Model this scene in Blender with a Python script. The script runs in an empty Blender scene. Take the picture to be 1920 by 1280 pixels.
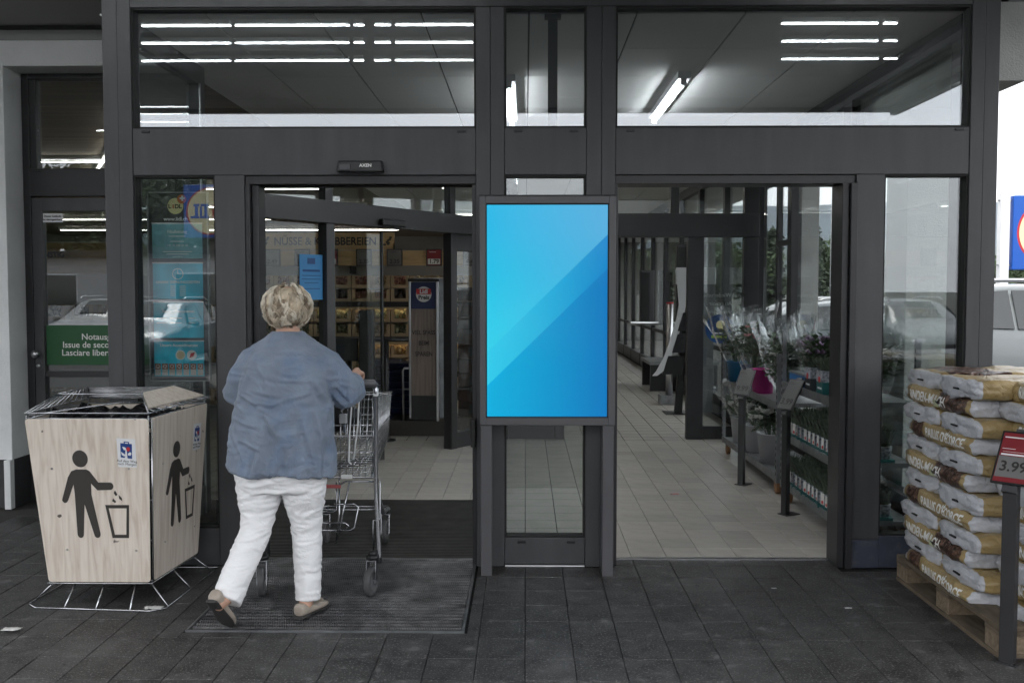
import bpy, bmesh, math, random
import numpy as np
from mathutils import Vector, Matrix, Euler, noise as mnoise
R = math.radians
rnd = random.Random(7)
scene = bpy.context.scene
COL = scene.collection

# ---------------------------------------------------------------- camera, sky, sun, exposure
cam_d = bpy.data.cameras.new('camera'); cam = bpy.data.objects.new('camera', cam_d); COL.objects.link(cam)
cam.location = (0, -5.69, 1.587)
cam.rotation_euler = (R(90 - 2.852), 0, R(0.766))
cam_d.lens = 35.0; cam_d.sensor_width = 36.0; cam_d.clip_start = 0.05; cam_d.clip_end = 20000
scene.camera = cam

SUN_EL, SUN_AZ = R(52), R(200)          # azimuth clockwise from +Y: high behind the camera, a little to its left
world = bpy.data.worlds.new('World'); scene.world = world; world.use_nodes = True
wn = world.node_tree.nodes; wl = world.node_tree.links
wbg = wn['Background']; wbg.inputs['Strength'].default_value = 0.10
wsky = wn.new('ShaderNodeTexSky'); wsky.sky_type = 'NISHITA'; wsky.sun_disc = False
wsky.sun_elevation = SUN_EL; wsky.sun_rotation = SUN_AZ; wsky.dust_density = 2.0
wtc = wn.new('ShaderNodeTexCoord'); wmap = wn.new('ShaderNodeMapping'); wmap.inputs['Scale'].default_value = (1, 1, 3.2)
wnz = wn.new('ShaderNodeTexNoise'); wnz.inputs['Scale'].default_value = 2.3; wnz.inputs['Detail'].default_value = 7
wnz.inputs['Roughness'].default_value = 0.55
wr = wn.new('ShaderNodeValToRGB')
wr.color_ramp.elements[0].position = 0.3; wr.color_ramp.elements[0].color = (6.9, 7.1, 7.4, 1)
wr.color_ramp.elements[1].position = 0.72; wr.color_ramp.elements[1].color = (9.3, 9.3, 9.4, 1)
wmx = wn.new('ShaderNodeMix'); wmx.data_type = 'RGBA'; wmx.inputs[0].default_value = 0.93
wl.new(wtc.outputs['Generated'], wmap.inputs['Vector']); wl.new(wmap.outputs['Vector'], wnz.inputs['Vector'])
wl.new(wnz.outputs['Fac'], wr.inputs['Fac']); wl.new(wsky.outputs['Color'], wmx.inputs[6])
wl.new(wr.outputs['Color'], wmx.inputs[7]); wl.new(wmx.outputs[2], wbg.inputs['Color'])

sun_d = bpy.data.lights.new('sun', 'SUN'); sun = bpy.data.objects.new('sun', sun_d); COL.objects.link(sun)
sun_d.energy = 0.9; sun_d.angle = R(25); sun_d.color = (1.0, 0.97, 0.92)
sdir = Vector((math.sin(SUN_AZ) * math.cos(SUN_EL), math.cos(SUN_AZ) * math.cos(SUN_EL), math.sin(SUN_EL)))
sun.rotation_euler = sdir.to_track_quat('Z', 'Y').to_euler(); sun.location = (0, -8, 20)

vs = scene.view_settings; vs.view_transform = 'Standard'; vs.look = 'None'; vs.gamma = 1; vs.exposure = 1.62
vs.use_curve_mapping = False
cy = scene.cycles
cy.max_bounces = 6; cy.diffuse_bounces = 3; cy.glossy_bounces = 4; cy.transmission_bounces = 4; cy.transparent_max_bounces = 16
cy.use_adaptive_sampling = True; cy.adaptive_threshold = 0.02
cy.sample_clamp_indirect = 6; cy.use_denoising = True; cy.caustics_reflective = False; cy.caustics_refractive = False

# ---------------------------------------------------------------- materials
MATS = {}
def nodes_of(m): return m.node_tree.nodes, m.node_tree.links
def mat(name, col, rough=0.6, metal=0.0, var=0.0, vscale=6.0, bump=0.0, bscale=60.0, stretch=None, emit=None, estr=0.0,
        dirt=0.0, dscale=2.0, dcol=(0.02, 0.02, 0.02), objvar=0.0, spec=0.5, coat=0.0, sheen=0.0):
    if name in MATS: return MATS[name]
    m = bpy.data.materials.new(name); m.use_nodes = True; MATS[name] = m
    n, l = nodes_of(m); b = n['Principled BSDF']
    b.inputs['Base Color'].default_value = (*col, 1); b.inputs['Roughness'].default_value = rough
    b.inputs['Metallic'].default_value = metal; b.inputs['Specular IOR Level'].default_value = spec
    if coat: b.inputs['Coat Weight'].default_value = coat
    if sheen: b.inputs['Sheen Weight'].default_value = sheen
    tc = n.new('ShaderNodeTexCoord'); vec = tc.outputs['Object']
    if stretch:
        mp = n.new('ShaderNodeMapping'); mp.inputs['Scale'].default_value = stretch; l.new(vec, mp.inputs['Vector']); vec = mp.outputs['Vector']
    cur = None
    if var:
        nz = n.new('ShaderNodeTexNoise'); nz.inputs['Scale'].default_value = vscale; nz.inputs['Detail'].default_value = 6
        l.new(vec, nz.inputs['Vector'])
        rp = n.new('ShaderNodeValToRGB'); rp.color_ramp.elements[0].position = 0.3; rp.color_ramp.elements[1].position = 0.7
        rp.color_ramp.elements[0].color = (*[c * (1 - var) for c in col], 1); rp.color_ramp.elements[1].color = (*[min(1, c * (1 + var)) for c in col], 1)
        l.new(nz.outputs['Fac'], rp.inputs['Fac']); cur = rp.outputs['Color']
    if dirt:
        nz2 = n.new('ShaderNodeTexNoise'); nz2.inputs['Scale'].default_value = dscale; nz2.inputs['Detail'].default_value = 8
        nz2.inputs['Roughness'].default_value = 0.7; l.new(tc.outputs['Object'], nz2.inputs['Vector'])
        mr = n.new('ShaderNodeMapRange'); mr.inputs[1].default_value = 0.5; mr.inputs[2].default_value = 0.75; mr.inputs[4].default_value = dirt
        l.new(nz2.outputs['Fac'], mr.inputs[0])
        mx = n.new('ShaderNodeMix'); mx.data_type = 'RGBA'; l.new(mr.outputs[0], mx.inputs[0])
        if cur: l.new(cur, mx.inputs[6])
        else: mx.inputs[6].default_value = (*col, 1)
        mx.inputs[7].default_value = (*dcol, 1); cur = mx.outputs[2]
    if objvar:
        oi = n.new('ShaderNodeObjectInfo'); mr = n.new('ShaderNodeMapRange'); mr.inputs[3].default_value = 1 - objvar; mr.inputs[4].default_value = 1 + objvar
        l.new(oi.outputs['Random'], mr.inputs[0])
        mx = n.new('ShaderNodeMix'); mx.data_type = 'RGBA'; mx.blend_type = 'MULTIPLY'; mx.inputs[0].default_value = 1
        if cur: l.new(cur, mx.inputs[6])
        else: mx.inputs[6].default_value = (*col, 1)
        cb = n.new('ShaderNodeCombineColor'); [l.new(mr.outputs[0], cb.inputs[i]) for i in range(3)]
        l.new(cb.outputs[0], mx.inputs[7]); cur = mx.outputs[2]
    if cur: l.new(cur, b.inputs['Base Color'])
    if bump:
        nb = n.new('ShaderNodeTexNoise'); nb.inputs['Scale'].default_value = bscale; nb.inputs['Detail'].default_value = 5
        l.new(vec, nb.inputs['Vector']); bp = n.new('ShaderNodeBump'); bp.inputs['Strength'].default_value = bump; bp.inputs['Distance'].default_value = 0.01
        l.new(nb.outputs['Fac'], bp.inputs['Height']); l.new(bp.outputs['Normal'], b.inputs['Normal'])
    if emit:
        b.inputs['Emission Color'].default_value = (*emit, 1); b.inputs['Emission Strength'].default_value = estr
    return m

def glass(name, tint=(0.9, 0.93, 0.92), f0=0.07, wav=0.0, wscale=2.0, rough=0.0):
    m = bpy.data.materials.new(name); m.use_nodes = True; MATS[name] = m
    n, l = nodes_of(m); n.remove(n['Principled BSDF']); out = n['Material Output']
    tr = n.new('ShaderNodeBsdfTransparent'); tr.inputs['Color'].default_value = (*tint, 1)
    gl = n.new('ShaderNodeBsdfGlossy'); gl.inputs['Roughness'].default_value = rough; gl.inputs['Color'].default_value = (0.95, 0.97, 1, 1)
    lw = n.new('ShaderNodeLayerWeight'); lw.inputs['Blend'].default_value = 0.5
    pw = n.new('ShaderNodeMath'); pw.operation = 'POWER'; pw.inputs[1].default_value = 4.0; l.new(lw.outputs['Facing'], pw.inputs[0])
    ml = n.new('ShaderNodeMath'); ml.operation = 'MULTIPLY_ADD'; ml.inputs[1].default_value = 1 - f0; ml.inputs[2].default_value = f0; l.new(pw.outputs[0], ml.inputs[0])
    mx = n.new('ShaderNodeMixShader'); l.new(ml.outputs[0], mx.inputs[0]); l.new(tr.outputs[0], mx.inputs[1]); l.new(gl.outputs[0], mx.inputs[2])
    l.new(mx.outputs[0], out.inputs['Surface'])
    if wav:
        tc = n.new('ShaderNodeTexCoord'); nb = n.new('ShaderNodeTexNoise'); nb.inputs['Scale'].default_value = wscale; nb.inputs['Detail'].default_value = 1
        l.new(tc.outputs['Object'], nb.inputs['Vector']); bp = n.new('ShaderNodeBump'); bp.inputs['Strength'].default_value = wav; bp.inputs['Distance'].default_value = 0.01
        l.new(nb.outputs['Fac'], bp.inputs['Height']); l.new(bp.outputs['Normal'], gl.inputs['Normal'])
    return m

M_frame = mat('anthracite_aluminium', (0.054, 0.055, 0.058), 0.42, var=0.16, vscale=1.6, stretch=(7, 7, 0.8), bump=0.02, bscale=40, dirt=0.40, dscale=3.0, dcol=(0.085, 0.085, 0.086))
M_frame2 = mat('anthracite_screen_frame', (0.088, 0.087, 0.092), 0.38, var=0.06, vscale=3, bump=0.02, bscale=250)
M_dark = mat('dark_profile', (0.022, 0.022, 0.024), 0.4, var=0.15)
M_black = mat('black_plastic', (0.012, 0.012, 0.013), 0.35)
M_gasket = mat('black_gasket', (0.008, 0.008, 0.008), 0.7)
M_kick = mat('blue_grey_kick_panel', (0.045, 0.052, 0.075), 0.45, var=0.15, dirt=0.35, dscale=12, dcol=(0.16, 0.16, 0.16))
M_glass = glass('window_glass', (0.84, 0.87, 0.86), 0.10, wav=0.012, wscale=1.6)
M_glass_up = glass('transom_glass', (0.92, 0.94, 0.94), 0.17, wav=0.015, wscale=1.3)
M_glass_in = glass('inner_glass', (0.93, 0.95, 0.94), 0.022)
M_film = glass('cellophane', (0.95, 0.96, 0.96), 0.06, wav=0.7, wscale=14, rough=0.12)
M_plaster = mat('white_plaster', (0.78, 0.79, 0.79), 0.9, var=0.05, vscale=3, bump=0.5, bscale=90, dirt=0.22, dscale=1.8, dcol=(0.30, 0.30, 0.29))
M_plasterg = mat('grey_plaster', (0.60, 0.61, 0.59), 0.9, var=0.08, vscale=4, bump=0.8, bscale=110)
M_soffit = mat('canopy_soffit_paint', (0.34, 0.34, 0.33), 0.8, var=0.05, vscale=1.5)
M_plinth = mat('dark_plinth', (0.035, 0.035, 0.037), 0.7, var=0.2, bump=0.2)
M_steel = mat('brushed_steel', (0.55, 0.55, 0.56), 0.28, 1.0, var=0.1)
M_chrome = mat('zinc_wire', (0.50, 0.51, 0.53), 0.25, 1.0, var=0.12, vscale=30)
M_galv = mat('galvanised_steel', (0.30, 0.31, 0.32), 0.45, 0.9, var=0.25, vscale=9)
M_white = mat('white_print', (0.78, 0.79, 0.80), 0.5)
M_whiteprint = mat('white_lettering', (0.80, 0.80, 0.78), 0.6)
M_paper = mat('paper_white', (0.70, 0.70, 0.68), 0.6)
M_blackprint = mat('black_print', (0.02, 0.018, 0.016), 0.5)
M_tube = mat('lit_fluorescent_tube', (0.9, 0.9, 0.9), 0.4, emit=(0.93, 0.97, 1.0), estr=27.0)
M_tube3 = mat('lit_shop_tube', (0.9, 0.9, 0.9), 0.4, emit=(1.0, 0.96, 0.88), estr=5.0)
M_tube2 = mat('lit_canopy_strip', (0.9, 0.9, 0.9), 0.4, emit=(0.95, 0.98, 1.0), estr=13.0)
M_ceil = mat('ceiling_panel', (0.80, 0.80, 0.79), 0.85, objvar=0.04)
M_asphalt = mat('asphalt', (0.055, 0.055, 0.056), 0.9, var=0.25, vscale=3, bump=0.3, bscale=150)
M_blue = mat('logo_blue', (0.008, 0.10, 0.48), 0.4)
M_yellow = mat('logo_yellow', (0.80, 0.72, 0.36), 0.5)
M_red = mat('logo_red', (0.50, 0.025, 0.03), 0.5)
M_darkred = mat('price_red', (0.20, 0.012, 0.018), 0.5)

# ---------------------------------------------------------------- helpers
ORD = ['first', 'second', 'third', 'fourth', 'fifth', 'sixth', 'seventh', 'eighth', 'ninth', 'tenth', 'eleventh', 'twelfth', 'thirteenth', 'fourteenth', 'fifteenth', 'sixteenth', 'seventeenth', 'eighteenth', 'nineteenth', 'twentieth', 'twenty-first', 'twenty-second', 'twenty-third', 'twenty-fourth', 'twenty-fifth', 'twenty-sixth']
WL = {}
def new_obj(name, data, parent=None, loc=None):
    o = bpy.data.objects.new(name, data); COL.objects.link(o)
    if parent is not None:
        o.parent = parent
        o.location = -WL.get(parent, Vector()) if loc is None else loc
        WL[o] = Vector() if loc is None else WL.get(parent, Vector()) + Vector(loc)
    elif loc is not None:
        o.location = loc; WL[o] = Vector(loc)
    else: WL[o] = Vector()
    return o
def thing(name, label, cat, loc=(0, 0, 0), group=None):
    o = bpy.data.objects.new(name, None); COL.objects.link(o); o.location = loc; o.empty_display_size = 0.1
    WL[o] = Vector(loc); tag(o, label, cat, group); return o
def tag(o, label, cat, group=None):
    o['label'] = label; o['category'] = cat
    if group: o['group'] = group
    return o
def structure(o): o['kind'] = 'structure'; return o
def part(name, bm, m, parent=None, bevel=0.0, smooth=False, loc=None):
    """link a bmesh as ONE mesh object; vertices are in world space unless loc is given"""
    me = bpy.data.meshes.new(name)
    if isinstance(bm, bpy.types.Mesh): me = bm
    else:
        bmesh.ops.recalc_face_normals(bm, faces=bm.faces[:]); bm.to_mesh(me); bm.free()
    ms = m if isinstance(m, (list, tuple)) else [m]
    if not me.materials:
        for x in ms: me.materials.append(x)
    if smooth:
        for p in me.polygons: p.use_smooth = True
    o = new_obj(name, me, parent, loc)
    if bevel:
        md = o.modifiers.new('bevel', 'BEVEL'); md.width = bevel; md.segments = 2; md.limit_method = 'ANGLE'; md.angle_limit = R(40)
    return o
def box(bm, x0, x1, y0, y1, z0, z1, mi=0):
    v = [bm.verts.new((x, y, z)) for z in (z0, z1) for y in (y0, y1) for x in (x0, x1)]
    for q in ((0, 2, 3, 1), (4, 5, 7, 6), (0, 1, 5, 4), (2, 6, 7, 3), (0, 4, 6, 2), (1, 3, 7, 5)):
        f = bm.faces.new([v[i] for i in q]); f.material_index = mi
    return v
def bx(name, m, parent, x0, x1, y0, y1, z0, z1, bevel=0.0, loc=None):
    bm = bmesh.new(); box(bm, x0, x1, y0, y1, z0, z1); return part(name, bm, m, parent, bevel, loc=loc)
def hexa(bm, pts):
    """8 points: bottom 4 (ccw), top 4"""
    v = [bm.verts.new(p) for p in pts]
    for q in ((3, 2, 1, 0), (4, 5, 6, 7), (0, 1, 5, 4), (1, 2, 6, 5), (2, 3, 7, 6), (3, 0, 4, 7)): bm.faces.new([v[i] for i in q])
    return v
def frames(pts):
    pts = [Vector(p) for p in pts]; out = []; n = None
    for i, p in enumerate(pts):
        t = (pts[min(i + 1, len(pts) - 1)] - pts[max(i - 1, 0)]).normalized()
        if n is None:
            a = Vector((0, 0, 1)) if abs(t.z) < 0.9 else Vector((1, 0, 0)); n = (a - t * a.dot(t)).normalized()
        else:
            n = n - t * n.dot(t)
            n = n.normalized() if n.length > 1e-6 else Vector((1, 0, 0))
        out.append((p, t, n, t.cross(n)))
    return out
def tube(bm, pts, rad, n=8, cap=True, flat=1.0, mi=0):
    fr = frames(pts); rings = []
    for i, (p, t, a, b) in enumerate(fr):
        r = rad[i] if isinstance(rad, (list, tuple)) else rad
        rings.append([bm.verts.new(p + a * (r * math.cos(2 * math.pi * k / n)) + b * (r * flat * math.sin(2 * math.pi * k / n))) for k in range(n)])
    for i in range(len(rings) - 1):
        for k in range(n):
            f = bm.faces.new((rings[i][k], rings[i][(k + 1) % n], rings[i + 1][(k + 1) % n], rings[i + 1][k])); f.material_index = mi
    if cap:
        bm.faces.new(rings[0][::-1]).material_index = mi; bm.faces.new(rings[-1]).material_index = mi
    return rings
def loft(bm, rings, cap=True, mi=0):
    rs = [[bm.verts.new(p) for p in r] for r in rings]; n = len(rs[0])
    for i in range(len(rs) - 1):
        for k in range(n): bm.faces.new((rs[i][k], rs[i][(k + 1) % n], rs[i + 1][(k + 1) % n], rs[i + 1][k])).material_index = mi
    if cap: bm.faces.new(rs[0][::-1]).material_index = mi; bm.faces.new(rs[-1]).material_index = mi
    return rs
def ell(cx, cy_, z, hw, hd, n=20, p=2.0, tz=None):
    out = []
    for k in range(n):
        a = 2 * math.pi * k / n; c, s = math.cos(a), math.sin(a)
        x = cx + hw * math.copysign(abs(c) ** (2 / p), c); y = cy_ + hd * math.copysign(abs(s) ** (2 / p), s)
        out.append(Vector((x, y, z if tz is None else z + tz(x, y))))
    return out
def sphere(bm, c, rx, ry=None, rz=None, seg=14, rings=9):
    ry = ry or rx; rz = rz or rx
    r = bmesh.ops.create_uvsphere(bm, u_segments=seg, v_segments=rings, radius=1.0)
    for v in r['verts']: v.co = Vector((c[0] + v.co.x * rx, c[1] + v.co.y * ry, c[2] + v.co.z * rz))
    return r['verts']
def poly(bm, pts, th=None, mi=0):
    """flat polygon, optionally extruded along th"""
    v = [bm.verts.new(p) for p in pts]; f = bm.faces.new(v); f.material_index = mi
    if th is not None:
        r = bmesh.ops.extrude_face_region(bm, geom=[f])
        for g in r['geom']:
            if isinstance(g, bmesh.types.BMVert): g.co += Vector(th)
            if isinstance(g, bmesh.types.BMFace): g.material_index = mi
def text(body, size, loc, m, parent, rot=(R(90), 0, 0), align='CENTER', name='lettering', ext=0.0006, xs=1.0, bold=0.0, mtx=None, sp=1.0):
    c = bpy.data.curves.new(name, 'FONT'); c.body = body; c.size = size; c.align_x = align; c.align_y = 'CENTER'; c.extrude = ext; c.offset = bold
    c.resolution_u = 3; c.space_character = sp
    c.materials.append(m)
    o = bpy.data.objects.new(name, c); COL.objects.link(o)
    if mtx is not None: o.matrix_world = mtx
    else: o.location = loc; o.rotation_euler = rot
    o.scale = (o.scale[0] * xs, o.scale[1], o.scale[2])
    if parent is not None:
        o.parent = parent; o.location = o.location - WL.get(parent, Vector())
    return o
def dup(root, loc=None, rz=None, label=None, group=None, parent=None, scale=None):
    r = root.copy(); COL.objects.link(r)
    if parent is not None: r.parent = parent
    if loc is not None: r.location = loc
    if rz is not None: r.rotation_euler = (0, 0, rz)
    if scale is not None: r.scale = scale
    if label: r['label'] = label
    if group: r['group'] = group
    for ch in list(root.children): dup(ch, parent=r)
    return r
def bake(bm, voxel, smooth_it=4, fac=0.5):
    """fuse overlapping closed shapes into one continuous skin"""
    me = bpy.data.meshes.new('tmp'); bm.to_mesh(me); bm.free(); o = bpy.data.objects.new('tmp', me); COL.objects.link(o)
    a = o.modifiers.new('r', 'REMESH'); a.mode = 'VOXEL'; a.voxel_size = voxel
    if smooth_it:
        s = o.modifiers.new('s', 'SMOOTH'); s.factor = fac; s.iterations = smooth_it
    dg = bpy.context.evaluated_depsgraph_get(); out = bpy.data.meshes.new_from_object(o.evaluated_get(dg))
    bpy.data.objects.remove(o); bpy.data.meshes.remove(me); out.materials.clear(); return out
# ================================================================ SETTING
# ---- ground
bm = bmesh.new(); box(bm, -4000, 4000, -4000, 6000, -1.2, -0.10)
structure(part('ground', bm, mat('far_ground', (0.07, 0.075, 0.06), 0.95, var=0.3, vscale=0.05)))
bm = bmesh.new(); box(bm, -45, 60, -40, -6.6, -0.3, -0.075); box(bm, 4.6, 60, -6.6, 45, -0.3, -0.075)
structure(part('road', bm, M_asphalt))
M_line = mat('road_paint', (0.65, 0.65, 0.63), 0.8, var=0.15)
for i in range(9): structure(bx('road_marking', M_line, None, -16.2 + i * 2.7, -16.1 + i * 2.7, -19, -13.8, -0.0745, -0.0705))

def speckle(m, scale, thr, col):
    # small pale chips in the face of the concrete
    n, l = nodes_of(m); b = n['Principled BSDF']; src = b.inputs['Base Color'].links[0].from_socket
    tc = n.new('ShaderNodeTexCoord'); nz = n.new('ShaderNodeTexNoise'); nz.inputs['Scale'].default_value = scale; nz.inputs['Detail'].default_value = 1
    oi = n.new('ShaderNodeObjectInfo'); ad = n.new('ShaderNodeVectorMath'); l.new(tc.outputs['Object'], ad.inputs[0]); l.new(oi.outputs['Location'], ad.inputs[1]); l.new(ad.outputs[0], nz.inputs['Vector'])
    mr = n.new('ShaderNodeMapRange'); mr.inputs[1].default_value = thr; mr.inputs[2].default_value = thr + 0.06; l.new(nz.outputs['Fac'], mr.inputs[0])
    mx = n.new('ShaderNodeMix'); mx.data_type = 'RGBA'; l.new(mr.outputs[0], mx.inputs[0]); l.new(src, mx.inputs[6]); mx.inputs[7].default_value = (*col, 1); l.new(mx.outputs[2], b.inputs['Base Color']); nz.label = 'speckle'
    # stains run on from slab to slab
    for q in n:
        if q.type == 'TEX_NOISE' and q is not nz and not q.label:
            for lk in list(q.inputs['Vector'].links): l.remove(lk)
            l.new(ad.outputs[0], q.inputs['Vector'])
# ---- pavement: a bed with every paver in view laid on it
M_bed = mat('paver_joint', (0.012, 0.0115, 0.011), 0.95, var=0.3, vscale=20)
M_paver = mat('dark_concrete_paver', (0.037, 0.036, 0.0355), 0.50, var=0.6, vscale=11, bump=0.5, bscale=190, dirt=1.0, dscale=1.3, dcol=(0.085, 0.085, 0.085), objvar=0.26)
speckle(M_paver, 95, 0.60, (0.15, 0.145, 0.14)); speckle(M_paver, 11, 0.68, (0.12, 0.12, 0.12)); speckle(M_paver, 21, 0.70, (0.012, 0.012, 0.012))
pav = bmesh.new(); box(pav, -15, 4.6, -6.6, 0.19, -0.25, -0.012); box(pav, -15, -2.42, 0.19, 1.5, -0.25, -0.012); box(pav, 2.68, 4.6, 0.19, 30, -0.25, -0.012)
pavement = structure(part('pavement', pav, M_bed))
def slab_mesh(w, d, h, ch, m):
    b = bmesh.new(); lo = [(-w / 2, -d / 2), (w / 2, -d / 2), (w / 2, d / 2), (-w / 2, d / 2)]
    r0 = [b.verts.new((x, y, -h)) for x, y in lo]; r1 = [b.verts.new((x, y, -ch)) for x, y in lo]
    r2 = [b.verts.new((x - math.copysign(ch, x), y - math.copysign(ch, y), 0)) for x, y in lo]
    for a, c in ((r0, r1), (r1, r2)):
        for k in range(4): b.faces.new((a[k], a[(k + 1) % 4], c[(k + 1) % 4], c[k]))
    b.faces.new(r2)
    me = bpy.data.meshes.new('slab'); b.to_mesh(me); b.free(); me.materials.append(m); return me
_slabs = {}
def lay(name, x0, x1, y0, y1, z, parent, m, h=0.03, ch=0.002, tilt=0.0):
    k = (round(x1 - x0, 3), round(y1 - y0, 3), m.name)
    if k not in _slabs: _slabs[k] = slab_mesh(x1 - x0, y1 - y0, h, ch, m)
    o = bpy.data.objects.new(name, _slabs[k]); COL.objects.link(o); o.parent = parent
    o.location = ((x0 + x1) / 2, (y0 + y1) / 2, z + rnd.uniform(-1, 1) * tilt)
    o.rotation_euler = (rnd.uniform(-1, 1) * tilt * 2, rnd.uniform(-1, 1) * tilt * 2, 0)
    return o
def minus(r, h):
    """rectangle r minus hole h -> list of rectangles"""
    x0, x1, y0, y1 = r; a0, a1, b0, b1 = h
    if x1 <= a0 or x0 >= a1 or y1 <= b0 or y0 >= b1: return [r]
    out = []
    if x0 < a0: out.append((x0, a0, y0, y1)); x0 = a0
    if x1 > a1: out.append((a1, x1, y0, y1)); x1 = a1
    if y0 < b0: out.append((x0, x1, y0, b0)); y0 = b0
    if y1 > b1: out.append((x0, x1, b1, y1))
    return [q for q in out if q[1] - q[0] > 0.012 and q[3] - q[2] > 0.012]
PW, PD, G = 0.2125, 0.2475, 0.0022
holes = [(-1.60, -0.27, -1.13, 0.30), (-2.42, 2.68, 0.195, 9), (-1.77, -1.60, -0.01, 1), (-2.42, -1.77, -0.002, 1), (-0.28, 0.51, -0.002, 1), (1.80, 2.68, -0.07, 1)]
for i in range(-17, 15):
    for j in range(-8, 8):
        x0, y0 = i * PW, -0.21 + j * PD
        if x0 < -4.3 or (y0 > 0.0 and x0 > -2.4) and y0 > 0.2: continue
        if x0 < -3.2 and y0 < -0.4: continue
        if y0 + PD > 1.50: continue
        rs = [(x0 + 0.0014, x0 + PW - 0.0014, y0 + 0.0006, y0 + PD - 0.0006)]
        for h in holes: rs = [q for r in rs for q in minus(r, h)]
        for q in rs: lay('paver', *q, 0.0, pavement, M_paver, tilt=0.0012)

# ---- shop floor: tile bed, tiles in view, plain tiled sheet beyond
def tiled_mat(name, col, w, d, line):
    m = mat(name, col, 0.24, var=0.08, vscale=5, dirt=0.25, dscale=1.6, dcol=tuple(c * 0.6 for c in col))
    n, l = nodes_of(m); b = n['Principled BSDF']; src = b.inputs['Base Color'].links[0].from_socket
    tc = n.new('ShaderNodeTexCoord'); br = n.new('ShaderNodeTexBrick'); br.offset = 0; br.inputs['Scale'].default_value = 1
    br.inputs['Brick Width'].default_value = w; br.inputs['Row Height'].default_value = d; br.inputs['Mortar Size'].default_value = line
    br.inputs['Mortar'].default_value = (0.05, 0.048, 0.045, 1); l.new(src, br.inputs['Color1']); l.new(src, br.inputs['Color2'])
    l.new(tc.outputs['Object'], br.inputs['Vector']); l.new(br.outputs['Color'], b.inputs['Base Color']); return m
TC = (0.60, 0.57, 0.52)
M_tile = mat('beige_stoneware_tile', TC, 0.26, var=0.10, vscale=7, bump=0.03, bscale=160, dirt=0.35, dscale=3.0, dcol=(0.36, 0.345, 0.32), objvar=0.08)
M_tilesheet = tiled_mat('beige_tile_sheet', TC, 0.2125, 0.235, 0.003)
M_grout = mat('dark_grout', (0.035, 0.033, 0.030), 0.9)
bm = bmesh.new(); box(bm, -15, 2.5, 0.195, 27, -0.25, -0.008)
floor = structure(part('floor', bm, M_grout))
bm = bmesh.new(); box(bm, -15, -1.70, 1.86, 26.9, -0.008, -0.001); box(bm, -1.70, 2.45, 4.9, 26.9, -0.008, -0.001); box(bm, -0.215, 0.42, 0.2, 4.9, -0.008, -0.001)
structure(part('floor_sheet', bm, M_tilesheet))
TD = 0.235
for i in range(2, 12):
    for j in range(0, 20):
        y0 = 0.2 + j * TD
        lay('tile', i * PW + 0.0015, min((i + 1) * PW, 2.46) - 0.0015, y0 + 0.0015, y0 + TD - 0.0015, 0.0, floor, M_tile, h=0.01, ch=0.0012, tilt=0.0003)
for i in range(-8, -1):
    for j in range(0, 13):
        y0 = 1.845 + j * TD
        lay('tile', i * PW + 0.0015, (i + 1) * PW - 0.0015, y0 + 0.0015, min(y0 + TD, 4.9) - 0.0015, 0.0, floor, M_tile, h=0.01, ch=0.0012, tilt=0.0003)

# ---- main shop wall on the left with the door recess
wall = thing('shop_wall', 'white rendered shop wall around the recessed emergency exit door', 'wall', (-3.8, 1.5, 0))
bm = bmesh.new(); box(bm, -15, -3.755, 1.5, 1.95, 0.36, 3.48); part('render_coat', bm, M_plaster, wall, 0.004)
bm = bmesh.new(); box(bm, -3.755, -2.42, 1.5, 1.95, 3.205, 3.48); part('lintel', bm, M_plaster, wall)
bm = bmesh.new(); box(bm, -15, -3.755, 1.515, 1.95, 0.0, 0.36); part('plinth', bm, M_plinth, wall)
bm = bmesh.new(); box(bm, -3.80, -3.752, 1.46, 1.52, 0.0, 0.36); part('corner_guard', bm, M_plaster, wall, 0.004)
bm = bmesh.new(); box(bm, -15, -2.42, 1.485, 1.499, 3.385, 3.48); part('top_strip', bm, M_soffit, wall)
bm = bmesh.new(); box(bm, -15, -2.42, 1.47, 1.484, 3.455, 3.481); part('shadow_gap', bm, M_gasket, wall)
# building shell that closes the shop
bm = bmesh.new(); box(bm, -15, -14.7, 1.95, 27, 0, 3.6); box(bm, -14.7, 2.5, 26.7, 27, 0, 3.6)
structure(part('back_wall', bm, mat('shop_back_wall', (0.30, 0.29, 0.27), 0.8, var=0.05)))

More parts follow.
